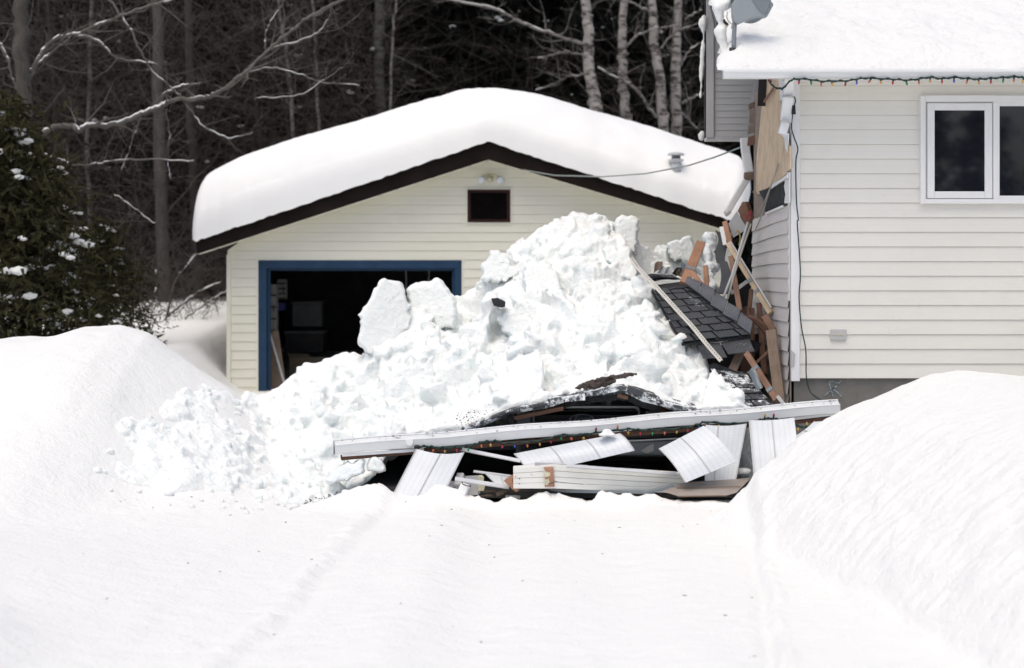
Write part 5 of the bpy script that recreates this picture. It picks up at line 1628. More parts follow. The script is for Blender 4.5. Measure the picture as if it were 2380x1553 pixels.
fm = bpy.data.meshes.new_from_object(fo.evaluated_get(dg)); bpy.data.objects.remove(fo)
fm.transform(Matrix.Rotation(R(90), 4, 'X')); fm.transform(Matrix.Translation(Vector((ec_.x, ec_.y - .014, ec_.z)) - off(tr)))
fm.materials.clear()
to = finish('emblem_text', fm, M_CHROME, em)
m = MB(); m.box(P(1395, 0, TY).x, P(1600, 0, TY).x, TY - .06, TY + .03, P(0, 1058, TY).z, P(0, 1022, TY).z); m.build('bumper', M_GREYMETAL, tr, bevel=.02)
m = MB(); m.beam(P(1440, 1026, TY - .07), P(1600, 1018, TY - .07), .01, .01); m.build('bumper_trim', M_WHITE, tr)
m = MB(); m.slab([Q('4', x, y, TY - .075) for x, y in [(590, 670), (650, 630), (690, 612), (690, 668), (640, 690)]], (0, .02, 0)); m.build('fog_lamp', M_GREYTRIM, tr, fix=True)
for x0_, x1_ in ((1200, 1234), (1500, 1560)):
    a, b = P(x0_, 992, TY + .03), P(x1_, 955, TY + .03)
    m = MB(); m.box(a.x, b.x, TY + .02, TY + .06, a.z, b.z); m.build('headlight', M_CHROME, tr, bevel=.01)
for x_ in (tx0 + .12, tx1 - .12):
    m = MB(); m.lathe((x_ - .1, TY + .5, .24), [(.1, 0), (.2, .01), (.22, .04), (.22, .16), (.2, .19), (.1, .2)], 24, (1, 0, 0)); m.build('wheel', M_BLACK, tr, True)

# ------------------------------------------------------------------ soffit panels and other white debris
def soffit(name, c, Ys, label, ribs, bowamp=.02, U=None, V=None, group='fallen perforated soffit panels'):
    pts = [P(x, y, Y) for (x, y), Y in zip(c, Ys)]
    r = thing(name, label, 'soffit panel', (pts[0] + pts[2]) / 2, group)
    f = lambda u, v: Vector((0, -bowamp * math.sin(u * math.pi) * (.4 + .6 * (1 - v)), -bowamp * .7 * math.sin(u * math.pi) * (1 - v)))
    if bowamp < 0: f = lambda u, v: Vector((0, bowamp * math.sin(v * math.pi), -bowamp * .6 * math.sin(v * math.pi)))
    m = MB(); m.patch(*pts, 12, 8, bow=f, t=-.003, U=U, V=V); m.build('sheet', M_PANEL, r, fix=True)
    A_, B_, C_, E_ = pts
    def pt(u, v): return (A_ * (1 - u) + B_ * u) * (1 - v) + (E_ * (1 - u) + C_ * u) * v + f(u, v)
    for u in ribs:
        m = MB()
        prev = None
        for k in range(9):
            v = k / 8
            p = pt(u, v) + Vector((0, -.006, .001))
            if prev is not None: m.beam(prev, p, .009, .007)
            prev = p
        m.build('rib', M_GREYTRIM, r)
    return r
soffit('soffit_panel', [D('3', 925, 522), D('3', 1300, 550), D('3', 1120, 915), D('3', 715, 930)], [15.2, 15.2, 14.98, 14.98], 'leftmost fallen white soffit panel hanging down from the gutter into the snow', (.0, .5, 1), .03)
soffit('soffit_panel', [(1195, 1055), (1440, 1008), (1474, 1048), (1230, 1103)], [15.3, 15.35, 15.2, 15.15], 'wide flat white soffit panel lying behind the white painted post', (0, .34, .68, 1), -.03)
soffit('soffit_panel', [(1532, 1043), (1636, 990), (1713, 1073), (1594, 1122)], [15.25, 15.3, 15.1, 15.0], 'square tilted white soffit panel resting on the grey brown panel', (0, .48), -.035)
soffit('soffit_panel', [(1640, 988), (1735, 985), (1710, 1116), (1638, 1118)], [15.5, 15.5, 15.3, 15.3], 'white soffit panel hanging behind the square tilted panel', (.3, .99), .015)
soffit('soffit_panel', [(1740, 977), (1846, 971), (1856, 1058), (1752, 1112)], [15.42, 15.45, 15.2, 15.2], 'rightmost white soffit panel hanging beside the right snow bank', (.02, .5), .012)
soffit('soffit_panel', [D('D', 830, 480), D('D', 1240, 520), D('D', 1210, 700), D('D', 985, 640)], [15.25, 15.25, 15.1, 15.15], 'small torn white soffit scrap left of the orange wood chunk', (.0, .6), .01)
soffit('soffit_panel', [D('4', 1800, 560), D('4', 1960, 440), D('4', 2080, 430), D('4', 1900, 640)], [15.6, 15.6, 15.55, 15.5], 'grey soffit scrap half hidden by the right snow bank under the gutter end', (.5,), .01)
def strip(name, z, a, b, w, Y0_, Y1_, label, mt=M_WHITE, cat='trim', dep=.03):
    p, q = Q(z, *a, Y0_), Q(z, *b, Y1_)
    r = thing(name, label, cat, (p + q) / 2, 'white metal trim strips in the wreck')
    m = MB(); m.beam(p, q, w, .004); m.build('face', mt, r)
    m = MB(); m.beam(p + Vector((0, -.012, -w / 2)), q + Vector((0, -.012, -w / 2)), .005, dep); m.build('lip', M_GREYTRIM, r)
    return r
strip('trim_strip', 'D', (440, 88), (1380, 275), .024, 15.35, 15.2, 'long white trim strip slanting across the dark gap right of the leftmost soffit panel')
strip('trim_strip', 'D', (345, 560), (1200, 690), .028, 15.05, 15.1, 'white trim strip lying low in front of the broken gutter pieces')
strip('trim_strip', 'D', (640, 440), (1230, 515), .014, 15.3, 15.25, 'thin white trim strip along the top of the small soffit scrap')
strip('trim_strip', 'D', (1610, 325), (2440, 370), .022, 15.05, 15.1, 'grey white channel lying on top of the white painted post', mt=M_GREYTRIM)
strip('trim_strip', '4', (0, 785), (870, 850), .022, 15.0, 15.25, 'long grey white channel along the back edge of the white painted post')
m = MB(); m.slab([Q('D', x, y, 15.2) for x, y in [(1830, 300), (2140, 248), (2170, 250), (2240, 340), (2210, 345)]], (0, .01, 0)); tag(m.build('metal_scrap', M_GREYTRIM, None, fix=True), 'folded triangular grey metal scrap above the white painted post', 'scrap')
# painted post built of boards
post = thing('painted_post', 'white painted built up wooden post with peeled brown patch lying in front of the wreck', 'post', Q('4', 0, 870, 15.0))
NB = 4
A0, A1, A2 = (1193, 1288, 1600), (1088, 1081, 1103), (1136, 1136, 1148)
yy_ = (14.98, 15.0, 15.35)
for k in range(NB):
    m = MB()
    def edge_(i, t): return P(A0[i], A1[i] + (A2[i] - A1[i]) * t, yy_[i])
    for i0, i1 in ((0, 1), (1, 2)):
        t0, t1 = k / NB + .005 * (k > 0), (k + 1) / NB - .005
        f = [edge_(i0, t1), edge_(i0, t0), edge_(i1, t1), edge_(i1, t0)]
        dpt = Vector((0, .16, 0)); e0 = .0015 if i0 else 0
        j = Vector((0, .002 * ((k * 7) % 3), 0))
        m.hexa([f[0] + j, f[0] + dpt, f[1] + dpt, f[1] + j, f[2] + j, f[2] + dpt, f[3] + dpt, f[3] + j], (f[2] - f[0]).length, .16, .04)
    m.build('board', varied('cream_paint', (.72, .72, .67), (.78, .78, .75), .6, 4) if k == 0 else bpy.data.materials['cream_paint'], post, bevel=.003, fix=True)
m = MB(); m.slab([edge_(0, .02) + Vector((.01, .012, 0)), P(1595, 1104, 15.36), P(1595, 1146, 15.36), edge_(0, .97) + Vector((.01, .012, 0))], (0, .12, 0)); m.build('core', M_WOODD, post, fix=True)
m = MB(); m.slab([Q('D', x, y, 14.975) for x, y in [(1752, 385), (1905, 380), (1925, 690), (1765, 690), (1790, 620), (1770, 560), (1800, 480), (1775, 430)]], (0, .02, 0)); m.build('peeled_patch', M_WOODO, post, fix=True)
m = MB()
for pts in ([(1755, 440), (1860, 470), (1850, 520), (1790, 540), (1760, 500)], [(1770, 580), (1830, 560), (1850, 640), (1790, 670)]):
    m.slab([Q('D', x, y, 14.969) for x, y in pts], (0, .005, 0))
m.build('paint_flake', M_FOAM, post, fix=True)
m = MB()
for x, y, r in ((1367, 562, .005), (1305, 525, .0035), (1558, 498, .0035), (1367, 642, .004)):
    m.lathe(Q('D', x, y, 14.982), [(r, 0), (r, .003)], 8, (0, -1, 0))
m.build('nail_hole', M_WOODD, post)
m = MB(); m.tube([Q('D', x, y, 14.955) for x, y in [(1830, 640), (1890, 630), (1930, 600), (1970, 612)]], .003, 5); m.tube([Q('D', x, y, 14.965) for x, y in [(1970, 612), (2150, 632), (2380, 650)]], .0018, 5); m.build('wire', M_BLACK, post)
m = MB(); m.slab([Q('4', x, y, 15.1) for x, y in [(-130, 960), (0, 975), (640, 990), (850, 940), (860, 965), (640, 1010), (0, 1000), (-130, 985)]], (0, .1, 0)); m.build('lower_edge', M_GREYMETAL, post, fix=True)
# orange wood chunk
m = MB(); m.slab([Q('D', x, y, 15.02) for x, y in [(1115, 600), (1150, 560), (1245, 502), (1272, 540), (1255, 600), (1285, 690), (1355, 745), (1310, 775), (1240, 720)]], (.02, .09, 0))
tag(m.build('wood_chunk', M_WOODO, None, bevel=.004, fix=True), 'splintered orange wood chunk at the left end of the white painted post', 'wood')
# broken gutter pieces and white block with foam edge
gp = thing('gutter_piece', 'short open white gutter piece standing in the snow near the leftmost soffit panel', 'gutter', Q('D', 440, 850, 15.0))
m = MB()
a, b = Q('D', 520, 650, 15.02), Q('D', 410, 880, 14.98)
m.beam(a, b, .07, .05, roll=.3); m.build('body', M_TRIM, gp, bevel=.01)
m = MB(); m.tube([Q('D', x, y, 14.97) for x, y in [(450, 610), (470, 650), (530, 675), (590, 685), (595, 660)]], .0045, 5); m.build('rim', M_BLACK, gp)
m = MB(); m.beam(Q('D', 440, 495, 15.2), Q('D', 380, 690, 15.1), .06, .05, roll=.4)
tag(m.build('gutter_piece', M_WING, None, bevel=.012), 'dull grey gutter elbow behind the short open gutter piece', 'gutter')
wb = thing('white_block', 'white foam cored board standing behind the low trim strip', 'board', Q('D', 620, 820, 15.25))
m = MB(); m.slab([Q('D', x, y, 15.22) for x, y in [(505, 530), (720, 520), (715, 820), (520, 825)]], (0, .05, 0)); m.build('face', M_GREYTRIM, wb, fix=True)
m = MB(); m.slab([Q('D', x, y, 15.2) for x, y in [(715, 520), (770, 515), (805, 550), (795, 600), (820, 680), (800, 750), (712, 760)]], (0, .06, 0)); m.build('foam_edge', M_FOAM, wb, fix=True)
rr = random.Random(31)
for k in range(12):
    x, y = rr.uniform(620, 1250), rr.uniform(740, 850)
    p = Q('D', x, y, 15.2 + rr.random() * .2)
    m = MB(); a = rr.uniform(-.5, .5)
    m.beam(p, p + Vector((rr.uniform(.04, .12), rr.uniform(-.05, .05), rr.uniform(-.02, .03))), rr.uniform(.01, .03), .02, roll=a)
    o = m.build('wood_splinter', M_WOODG if k % 2 else M_WING)
    tag(o, 'splinter of wood in the heap of scraps between the white board and the painted post', 'splinter', 'splinters in the heap of scraps')
# grey-brown panel
m = MB(); c = [(1543, 1143), (1592, 1124), (1743, 1114), (1712, 1145), (1692, 1151), (1575, 1153)]
Yc_ = [15.0, 15.25, 15.3, 15.0, 14.96, 14.94]
m.slab([P(x, y, Y) for (x, y), Y in zip(c, Yc_)], (0, .01, .008))
pn = thing('brown_panel', 'flat grey brown siding panel lying on the snow at the right end of the wreck', 'panel', P(1640, 1140, 15.1))
m.build('sheet', varied('taupe_vinyl', (.27, .235, .205), (.33, .29, .26), .5, 5), pn, fix=True)
m = MB(); m.beam(P(1592, 1124, 15.24), P(1743, 1115, 15.29), .012, .02); m.beam(P(1573, 1134, 15.06), P(1722, 1131, 15.09), .006, .01); m.beam(P(1575, 1154, 14.93), P(1690, 1152, 14.95), .008, .01); m.build('rib', M_WOODG, pn)
# black sheet at the bank
m = MB(); m.slab([Q('4', x, y, 15.12) for x, y in [(1500, 885), (1535, 825), (1740, 712), (1700, 760), (1640, 810), (1530, 890)]], (0, .02, 0)); tag(m.build('felt_scrap', M_FELT, None, fix=True), 'black felt scrap between the rightmost soffit panel and the snow bank', 'roofing felt')
# snow capping the wide soffit panel
clump('snow_lump', [(Q('4', 320, 520, 15.28), (.045, .05, .03)), (Q('4', 300, 540, 15.25), (.05, .05, .015)), (Q('4', 350, 540, 15.26), (.04, .04, .015))], 'little cap of snow sitting on the wide flat soffit panel', M_SNOW, 8, vox=.008)
clump('snow_scrap', [(Q('D', 560, 870, 15.05), (.05, .05, .02)), (Q('D', 280, 700, 15.2), (.06, .06, .05)), (Q('4', 1400, 830, 15.5), (.06, .06, .03))], 'small bits of snow lying among the broken gutter pieces', M_SNOW, 18, vox=.01)

# ------------------------------------------------------------------ trees
def wobble(pts, seed, amp, n=6):
    out = catmull([Vector(p) for p in pts], n)
    rr = random.Random(seed)
    return [p + Vector((rr.gauss(0, amp), rr.gauss(0, amp), rr.gauss(0, amp))) for p in out]

def twigs(mb, path, rad, rr, n, L, depth=2, k=4, up=.35, t0=.15):
    for q in range(n):
        t = t0 + (1 - t0) * (q + rr.random()) / n
        i = min(int(t * (len(path) - 1)), len(path) - 2)
        f = t * (len(path) - 1) - i
        p = path[i].lerp(path[i + 1], f)
        d0 = (path[i + 1] - path[i]).normalized()
        side = Vector((rr.gauss(0, 1), rr.gauss(0, .7), rr.gauss(up, .6))).normalized()
        d = (d0 * .45 + side).normalized()
        l = L * rr.uniform(.5, 1.2) * (1 - .4 * t)
        r0 = max(.0035, rad * rr.uniform(.35, .6) * (1 - .4 * t))
        pts = [p]
        ns = 5
        for s_ in range(ns):
            d = (d + Vector((rr.gauss(0, .18), rr.gauss(0, .18), rr.gauss(.03, .18)))).normalized()
            pts.append(pts[-1] + d * l / ns)
        mb.tube(pts, [r0 * (1 - .75 * s_ / ns) for s_ in range(ns + 1)], k, cap=False)
        if depth > 1:
            twigs(mb, pts, r0, rr, rr.randint(2, 4), l * .6, depth - 1, 3, up, .2)

def tree(name, label, cat, trunk, widths, mt, seed, nb=14, L=1.6, group=None, branches=(), bm_=None, depth=2, snow=False, bw=.35, sw=1.0, w_fade=9):
    """trunk: list of world points from the ground up"""
    rr = random.Random(seed)
    tp = wobble(trunk, seed, .012)
    n = len(tp)
    rad = [np.interp(i / (n - 1), np.linspace(0, 1, len(widths)), widths) / 2 for i in range(n)]
    r = thing(name, label, cat, tp[0], group)
    m = MB(); m.tube(tp, rad, 10); m.build('trunk', mt, r, True)
    m = MB(); sn = MB()
    twigs(m, tp, rad[0] * bw, rr, nb, L, depth, 4)
    for br in branches:
        w = br[1] * .85
        pp = wobble(br[0], seed + 5, .008)
        m.tube(pp, [w / 2 * (1 - .65 * i / (len(pp) - 1)) for i in range(len(pp))], 8)
        twigs(m, pp, w / 2, rr, br[2] if len(br) > 2 else 6, .8, 2, 4)
        if snow:
            sp, sr_ = [], []
            for i, p in enumerate(pp):
                g = vnoise(i * .35, w * 50, seed=seed)
                rr_ = w / 2 * (1 - .5 * i / len(pp)) * (.95 + .5 * float(g))
                sp.append(p + Vector((0, 0, w * .30))); sr_.append(max(.001, rr_ * .66 * sw * (1 if g > -.3 else .1) * (1 - .93 * float(sst(.42, .6, i / len(pp))) * (w > w_fade))))
            sn.tube(sp, sr_, 8)
    m.build('crown', bm_ or mt, r, True)
    if snow and sn.v: sn.build('branch_snow', M_SNOW, r, True)
    return r

def T3(z, pts, Y, ext=None):
    return [Q(z, x, y, Y) for x, y in pts]
def gr(px, Y, z=.3): return Vector(((px - CX) * Y / F, Y, z))
def upto(p, q, h=9.0):
    d = (q - p).normalized(); return q + d * ((h - q.z) / max(d.z, .2))
def trunk_px(pairs, Y, h=8.5):
    pts = [P(x, y, Y) for x, y in pairs]
    pts = [gr(pairs[0][0] + 2, Y, .2)] + pts
    pts.append(upto(pts[-2], pts[-1], h))
    return pts

YT = 34.5
w_ = lambda px, Y=YT: px * Y / F
tree('broadleaf_tree', 'thick grey bare tree standing left of the garage, nearest its eave', 'tree', trunk_px([(385, 740), (372, 400), (366, 0)], YT), [w_(36), w_(32), w_(28), w_(18)], M_BARK1, 1, 26, 2.2, 'bare trees behind the garage')
tree('broadleaf_tree', 'bare grey tree just behind the left garage eave, right of the thickest trunk', 'tree', trunk_px([(462, 700), (448, 350), (438, 0)], 36), [w_(28), w_(24), w_(20), w_(14)], M_BARK1, 2, 24, 2.0, 'bare trees behind the garage')
tree('broadleaf_tree', 'dark bare tree above the left slope of the garage roof snow', 'tree', trunk_px([(724, 400), (716, 150), (706, 0)], 37), [w_(24), w_(22), w_(18), w_(12)], M_BARK2, 3, 20, 2.0, 'bare trees behind the garage')
tree('broadleaf_tree', 'straight greenish grey trunk with dark knots above the garage roof snow', 'tree', trunk_px([(884, 300), (881, 120), (880, 0)], 36.5), [w_(24), w_(24), w_(23), w_(14)], M_BARKG, 4, 14, 1.6, 'bare trees behind the garage')
for i, (a, lab, w) in enumerate((([(906, 300), (912, 100), (919, 0)], 'very thin pale tree right of the greenish knotted trunk', 6), ([(686, 400), (668, 150), (650, 30), (647, 0)], 'thin pale leaning tree, the left of two thin ones above the garage roof slope', 9), ([(742, 380), (733, 150), (727, 0)], 'thin pale tree touching the dark bare trunk above the garage roof slope', 8), ([(608, 430), (592, 200), (585, 0)], 'thin dark sapling left of the thin pale leaning tree', 9),
                                 ([(215, 760), (205, 400), (214, 0)], 'slender grey tree rising behind the evergreen at the left', 12), ([(120, 700), (132, 300), (110, 0)], 'slender dark tree behind the snowy branches at far left', 13))):
    tree('sapling', lab, 'tree', trunk_px(a, 35 + i * .3), [w_(w), w_(w), w_(w * .8), w_(w * .5)], M_THINB if i not in (3, 5) else M_BARK2, 20 + i, 14, 1.5, 'thin saplings behind the garage', depth=2, bw=.6)
YB = 34
B = lambda pts: T3('7', pts, YB)
tree('birch_tree', 'leftmost pale birch behind the right roof slope with a long branch to the left', 'birch', trunk_px([D('7', *p) for p in [(1725, 600), (1718, 480), (1692, 300), (1690, 110), (1672, 0)]], YB), [w_(32), w_(30), w_(26), w_(24), w_(16)], M_BIRCH, 31, 8, 1.2, 'birches behind the garage', bw=.2, bm_=M_THINB, snow=True, sw=.55,
     branches=((B([(1672, 215), (1600, 190), (1500, 158), (1380, 112), (1300, 68), (1220, 38), (1080, 10), (960, -10)]), w_(11), 12), (B([(1682, 265), (1620, 255), (1580, 248), (1520, 262), (1450, 280)]), w_(6), 8), (B([(1718, 352), (1650, 358), (1590, 370), (1530, 398), (1440, 432)]), w_(7), 8)))
tree('birch_tree', 'second pale birch from the left behind the right roof slope', 'birch', trunk_px([D('7', *p) for p in [(1875, 640), (1868, 550), (1852, 350), (1852, 200), (1862, 0)]], YB + .6), [w_(25), w_(24), w_(22), w_(20), w_(14)], M_BIRCH, 32, 8, 1.2, 'birches behind the garage', bw=.2, bm_=M_THINB, snow=True, sw=.55,
     branches=((B([(1872, 220), (1905, 185), (1940, 160), (1990, 145), (2060, 130), (2110, 120)]), w_(8), 6),))
tree('birch_tree', 'third pale birch from the left, bending slightly right at its foot', 'birch', trunk_px([D('7', *p) for p in [(2050, 640), (2040, 560), (2028, 350), (2002, 200), (2004, 90), (1998, 0)]], YB + .2), [w_(25), w_(24), w_(22), w_(21), w_(20), w_(14)], M_BIRCH, 33, 8, 1.2, 'birches behind the garage', bw=.2, bm_=M_THINB, snow=True, sw=.55,
     branches=((B([(2018, 560), (1965, 495), (1925, 432), (1862, 388), (1800, 360), (1740, 325)]), w_(9), 8), (B([(2036, 230), (2090, 165), (2160, 130), (2230, 108)]), w_(6), 6), (B([(1990, 60), (1930, 30), (1870, 5), (1800, -10)]), w_(8), 6)))
tree('birch_tree', 'rightmost pale birch close to the grey rear wall', 'birch', trunk_px([D('7', *p) for p in [(2112, 680), (2112, 600), (2104, 400), (2112, 200), (2118, 0)]], YB + .4), [w_(25), w_(24), w_(24), w_(20), w_(14)], M_BIRCH, 34, 8, 1.2, 'birches behind the garage', bw=.2, bm_=M_THINB, snow=True, sw=.55,
     branches=((B([(2130, 310), (2155, 262), (2190, 225), (2232, 200)]), w_(6), 4), (B([(2135, 492), (2165, 475), (2220, 452), (2260, 440)]), w_(7), 4), (B([(2130, 540), (2160, 560), (2185, 590), (2215, 615)]), w_(5), 4), (B([(2150, 92), (2190, 68), (2230, 48)]), w_(6), 4)))
# left near tree with the snow laden branches
YN = 25.5
N5 = lambda pts, Y=YN: T3('5', pts, Y)
N7 = lambda pts, Y=YN: T3('7', pts, Y)
tree('broadleaf_tree', 'forked grey tree at the far left with long snow laden branches reaching right', 'tree', [gr(60, YN, .2)] + [P(62, 600, YN), P(58, 300, YN), P(50, 120, YN), P(48, 0, YN), P(46, -160, YN)], [w_(34, YN), w_(32, YN), w_(32, YN), w_(36, YN), w_(34, YN), w_(26, YN)], M_BARK1, 41, 14, 1.6, 'bare trees behind the garage', snow=True, bm_=M_BRANCH, bw=.2, sw=.85, w_fade=.07,
     branches=((N5([(110, 640), (180, 600), (250, 563), (320, 562), (350, 578), (400, 560), (480, 560), (560, 535), (640, 500), (720, 470), (780, 440), (880, 440), (950, 420), (1010, 380), (1060, 340), (1120, 295)]) + N7([(60, 350), (150, 250), (260, 160), (370, 75), (520, 0), (640, -60)]), w_(17, YN), 26),
               (N5([(105, 420), (140, 320), (200, 215), (260, 168), (340, 150), (430, 115), (520, 80), (600, 45), (740, 5), (850, -30)]), w_(12, YN), 16),
               (N5([(330, 158), (430, 180), (480, 228), (540, 265), (640, 275), (700, 290)]), w_(8, YN), 8),
               (N5([(100, 660), (240, 700), (290, 720), (350, 735), (440, 725), (520, 715), (640, 710), (860, 715)]), w_(7, YN), 14),
               (N5([(470, -30), (540, 80), (590, 150), (620, 220), (680, 320), (760, 390), (830, 470), (900, 560), (1010, 610), (1120, 590)]), w_(7, YN), 12),
               (N5([(-40, 160), (0, 200), (40, 280), (60, 360), (90, 430)]), w_(11, YN), 3),
               (N5([(120, 330), (150, 300), (210, 250), (260, 210), (330, 150)]), w_(9, YN), 5),
               (N5([(720, 430), (760, 400), (820, 380), (890, 372)]), w_(8, YN), 3),
               (N5([(500, 860), (560, 900), (620, 945), (690, 995)]), w_(5, YN), 6),
               (N5([(740, 480), (750, 600), (745, 700), (760, 800)]), w_(3.5, YN), 6),
               (N5([(640, 500), (600, 580), (570, 680), (540, 760)]), w_(4.5, YN), 6),
               (N7([(160, 245), (150, 180), (170, 120), (210, 60), (245, 0)]), w_(5, YN), 6),
               (N7([(180, 235), (300, 200), (400, 160), (445, 105), (470, 20)]), w_(6, YN), 6),
               (N7([(0, 385), (120, 330), (220, 330), (330, 360), (420, 390), (600, 410)]), w_(5, YN), 10),
               (N7([(100, 470), (200, 465), (330, 450), (420, 390), (520, 320)]), w_(4, YN), 8)))
# fallen snowy stems at the foot of the wood beside the garage
m = MB(); sn = MB(); rr = random.Random(61)
bs = thing('shrub', 'bare shrub with arching snow lined stems left of the garage corner', 'shrub', gr(420, 32, .6))
for pts, w in (([(700, 1450), (760, 1390), (810, 1350), (880, 1300), (980, 1255)], 6), ([(720, 1460), (780, 1250), (830, 1180), (880, 1120)], 6), ([(740, 1480), (700, 1300), (690, 1200)], 3), ([(660, 1460), (680, 1350), (690, 1280)], 3), ([(760, 1470), (840, 1400), (940, 1330), (1010, 1290)], 4),
               ([(780, 1480), (850, 1440), (930, 1470), (990, 1500)], 4), ([(800, 1440), (870, 1480), (900, 1520)], 3)):
    pp = wobble(T3('5', pts, 30 + rr.random() * 2), 3, .01)
    m.tube(pp, [w_(w, 31) / 2 * (1 - .5 * i / len(pp)) for i in range(len(pp))], 6)
    sn.tube([p + Vector((0, 0, w_(w, 31) * .35)) for p in pp], [w_(w, 31) * .38 * max(.1, .7 + .6 * float(vnoise(i * .5, w, seed=3))) for i in range(len(pp))], 6)
    twigs(m, pp, w_(w, 31) / 2, rr, 9, .9, 2, 3)
m.build('stems', M_BARK1, bs, True); sn.build('branch_snow', M_SNOW, bs, True)

# conifers ---------------------------------------------------------
def conifer(name, label, cat, h, rmax, seed, mt, dens=1.0, group=None, tuft=.22, snowamt=60, droop=.35, width=.05, ss=1.0):
    rr = np.random.RandomState(seed)
    r = thing(name, label, cat, (0, 0, 0), group)
    m = MB(); m.tube([(0, 0, 0), (.03, 0, h * .5), (0, .02, h)], [.16, .1, .02], 8); m.build('trunk', M_BARK2, r, True)
    n = int(9500 * dens)
    # tufts along whorled limbs
    nl = int(150 * dens)
    V_, F_ = [], []
    S_ = []
    idx = 0
    per = n // nl
    for l in range(nl):
        zz = h * (.02 + .96 * (l + rr.rand()) / nl)
        ll = rmax * (1 - zz / h) ** .8 * rr.uniform(.65, 1.15) + .15
        a = rr.uniform(0, 2 * math.pi)
        t = rr.rand(per) ** .7
        x = math.cos(a) * ll * t + rr.normal(0, .10, per) * (1 + t); y = math.sin(a) * ll * t + rr.normal(0, .10, per) * (1 + t)
        z = zz - droop * ll * t ** 1.6 + rr.normal(0, .07, per)
        c = np.stack([x, y, z], 1)
        d = rr.normal(0, 1, (per, 3)); d[:, 0] += math.cos(a) * .8; d[:, 1] += math.sin(a) * .8; d[:, 2] -= .35
        d /= np.linalg.norm(d, axis=1)[:, None]
        s = rr.normal(0, 1, (per, 3)); s = np.cross(d, s); s /= np.linalg.norm(s, axis=1)[:, None] + 1e-6
        L_ = tuft * rr.uniform(.6, 1.4, per)[:, None]
        tri = np.stack([c - s * width, c + s * width, c + d * L_], 1).reshape(-1, 3)
        V_.append(tri)
        if rr.rand() < snowamt / nl:
            tt_ = rr.uniform(.3, .95)
            S_.append(((math.cos(a) * ll * tt_, math.sin(a) * ll * tt_, zz - droop * ll * tt_ ** 1.6 + .03), a))
    V_ = np.concatenate(V_)
    me = npmesh('crown', V_, np.arange(len(V_)).reshape(-1, 3))
    cr = finish('crown', me, mt, r, False)
    if S_:
        bm = bmesh.new()
        for c, a in S_:
            s = rr.uniform(.025, .07) * ss
            for q in range(rr.randint(1, 4)):
                g = bmesh.ops.create_icosphere(bm, subdivisions=1, radius=1)
                o = Vector(c) + Vector((math.cos(a), math.sin(a), -.3)) * q * s * 1.3 + Vector(rr.normal(0, s * .4, 3))
                for v in g['verts']: v.co = Vector((v.co.x * s * rr.uniform(.9, 1.5), v.co.y * s * 1.2, v.co.z * s * .55)) + o
        me = bpy.data.meshes.new('crown_snow'); bm.to_mesh(me); bm.free()
        finish('crown_snow', me, M_SNOW, cr, True)['kind'] = 'stuff'
    return r

proto = [conifer('spruce_tree', '', 'spruce', 11.5, 2.6, 200 + k, M_NEEDLE, 1.25, 'dark spruces of the wood', snowamt=130, tuft=.3, width=.05) for k in range(3)]
spots = []
rr = random.Random(8)
for row, (Y, n_, sp) in enumerate(((38.8, 9, 2.5), (41.5, 10, 2.6), (45, 12, 2.7))):
    for k in range(n_):
        x = -11.2 + k * sp + rr.uniform(-.5, .5) + row * .6
        spots.append((x, Y + rr.uniform(-.8, .8), row))
posn = ['front row', 'middle row', 'back row']
spots = [q for q in spots if q[0] / q[1] * F + CX < 1760]
cnt = {0: 0, 1: 0, 2: 0}
for i, (x, Y, row) in enumerate(spots):
    px = x / Y * F + CX
    if row == 0:
        where = 'left of the garage' if px < 450 else ('behind the left half of the garage roof' if px < 1130 else ('behind the right half of the garage roof' if px < 1640 else 'hidden behind the house'))
    else: where = ''
    lab = ('dark ' + posn[row] + ' spruce of the wood ' + where).strip()
    rz = rr.uniform(0, 6.28); sc = rr.uniform(.9, 1.15)
    if i < 3:
        o = proto[i]; o.location = (x, Y, .4); o.rotation_euler = (0, 0, rz); o.scale = (sc,) * 3; o['label'] = lab
    else:
        o = copy_thing(proto[i % 3], (x, Y, .4), rz, sc, lab)
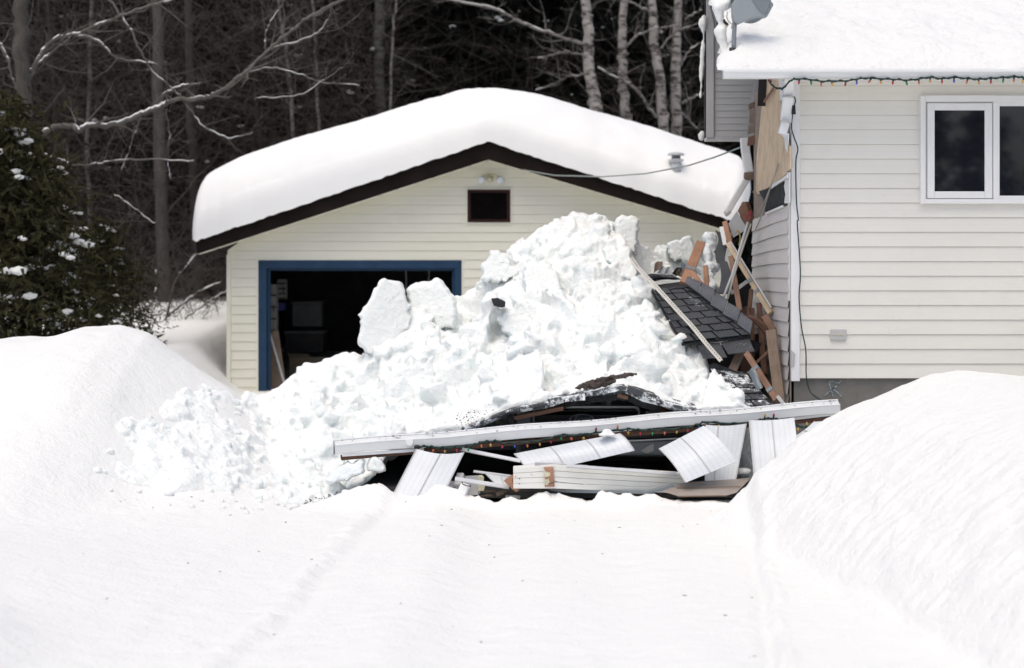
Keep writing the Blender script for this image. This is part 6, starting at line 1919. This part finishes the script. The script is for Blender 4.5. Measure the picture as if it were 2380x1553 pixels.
# spruces across the drive, seen mirrored in the window
for k, (x, y) in enumerate(((9.3, -13), (11.5, -16.5), (13.6, -13.5), (10.3, -10), (9.2, -7), (12.0, -8.5), (14.6, -21), (7.6, -16))):
    if k == 0:
        mp_ = conifer('spruce_tree', 'snow heaped spruce across the drive mirrored in the house window', 'spruce', 6.0, 1.5, 400, M_NEEDLE, 1.0, 'spruces mirrored in the window', tuft=.22, snowamt=120, ss=3.2)
        mp_.location = (x, y, -.3)
    else:
        copy_thing(mp_, (x, y, -.3), k, 1.0 if y < -11 else .7)
# near evergreens at the left
ev = conifer('evergreen', 'olive evergreen with snow clumps at the left edge below the snowy branches', 'evergreen', 2.75, 1.5, 300, M_OLIVE, 1.05, 'olive evergreens at the left edge', tuft=.11, snowamt=75, droop=.3, width=.017)
ev.location = P(70, 760, 24.5); ev.location.z = .5
e2 = copy_thing(ev, (P(235, 0, 26).x, 26, .4), 2.0, .72, 'smaller olive evergreen right of the taller one at the left edge')
e3 = copy_thing(ev, (P(-20, 0, 23.5).x, 23.5, .4), 4.0, 1.25, 'olive evergreen cut off by the left edge of the picture')

# tangled undergrowth of bare twigs
m = MB(); rr = random.Random(99)
def bush(n, x0, x1, Y0_, Y1_, z1, r0=.012):
    for k in range(n):
        Y = rr.uniform(Y0_, Y1_); px = rr.uniform(x0, x1)
        p = gr(px, Y, .3 + rr.random() * z1)
        d = Vector((rr.gauss(0, .8), rr.gauss(0, .4), rr.gauss(.5, .5))).normalized()
        L = rr.uniform(.6, 2.2); pts = [p]
        for s_ in range(6):
            d = (d + Vector((rr.gauss(0, .16), rr.gauss(0, .1), rr.gauss(-.02, .15)))).normalized()
            pts.append(pts[-1] + d * L / 6)
        r_ = r0 * rr.uniform(.4, 1.2)
        m.tube(pts, [r_ * (1 - .12 * s_) for s_ in range(7)], 3, cap=False)
bush(6500, -60, 900, 34.3, 38, 6.2, .0068)
bush(900, 850, 1700, 36.5, 38, 5.5, .007)
bush(500, -40, 540, 31, 34, 1.6, .009)
tag(m.build('undergrowth', M_TWIG, None, True), 'tangle of thin bare grey twigs filling the dark wood', 'brush', kind='stuff')
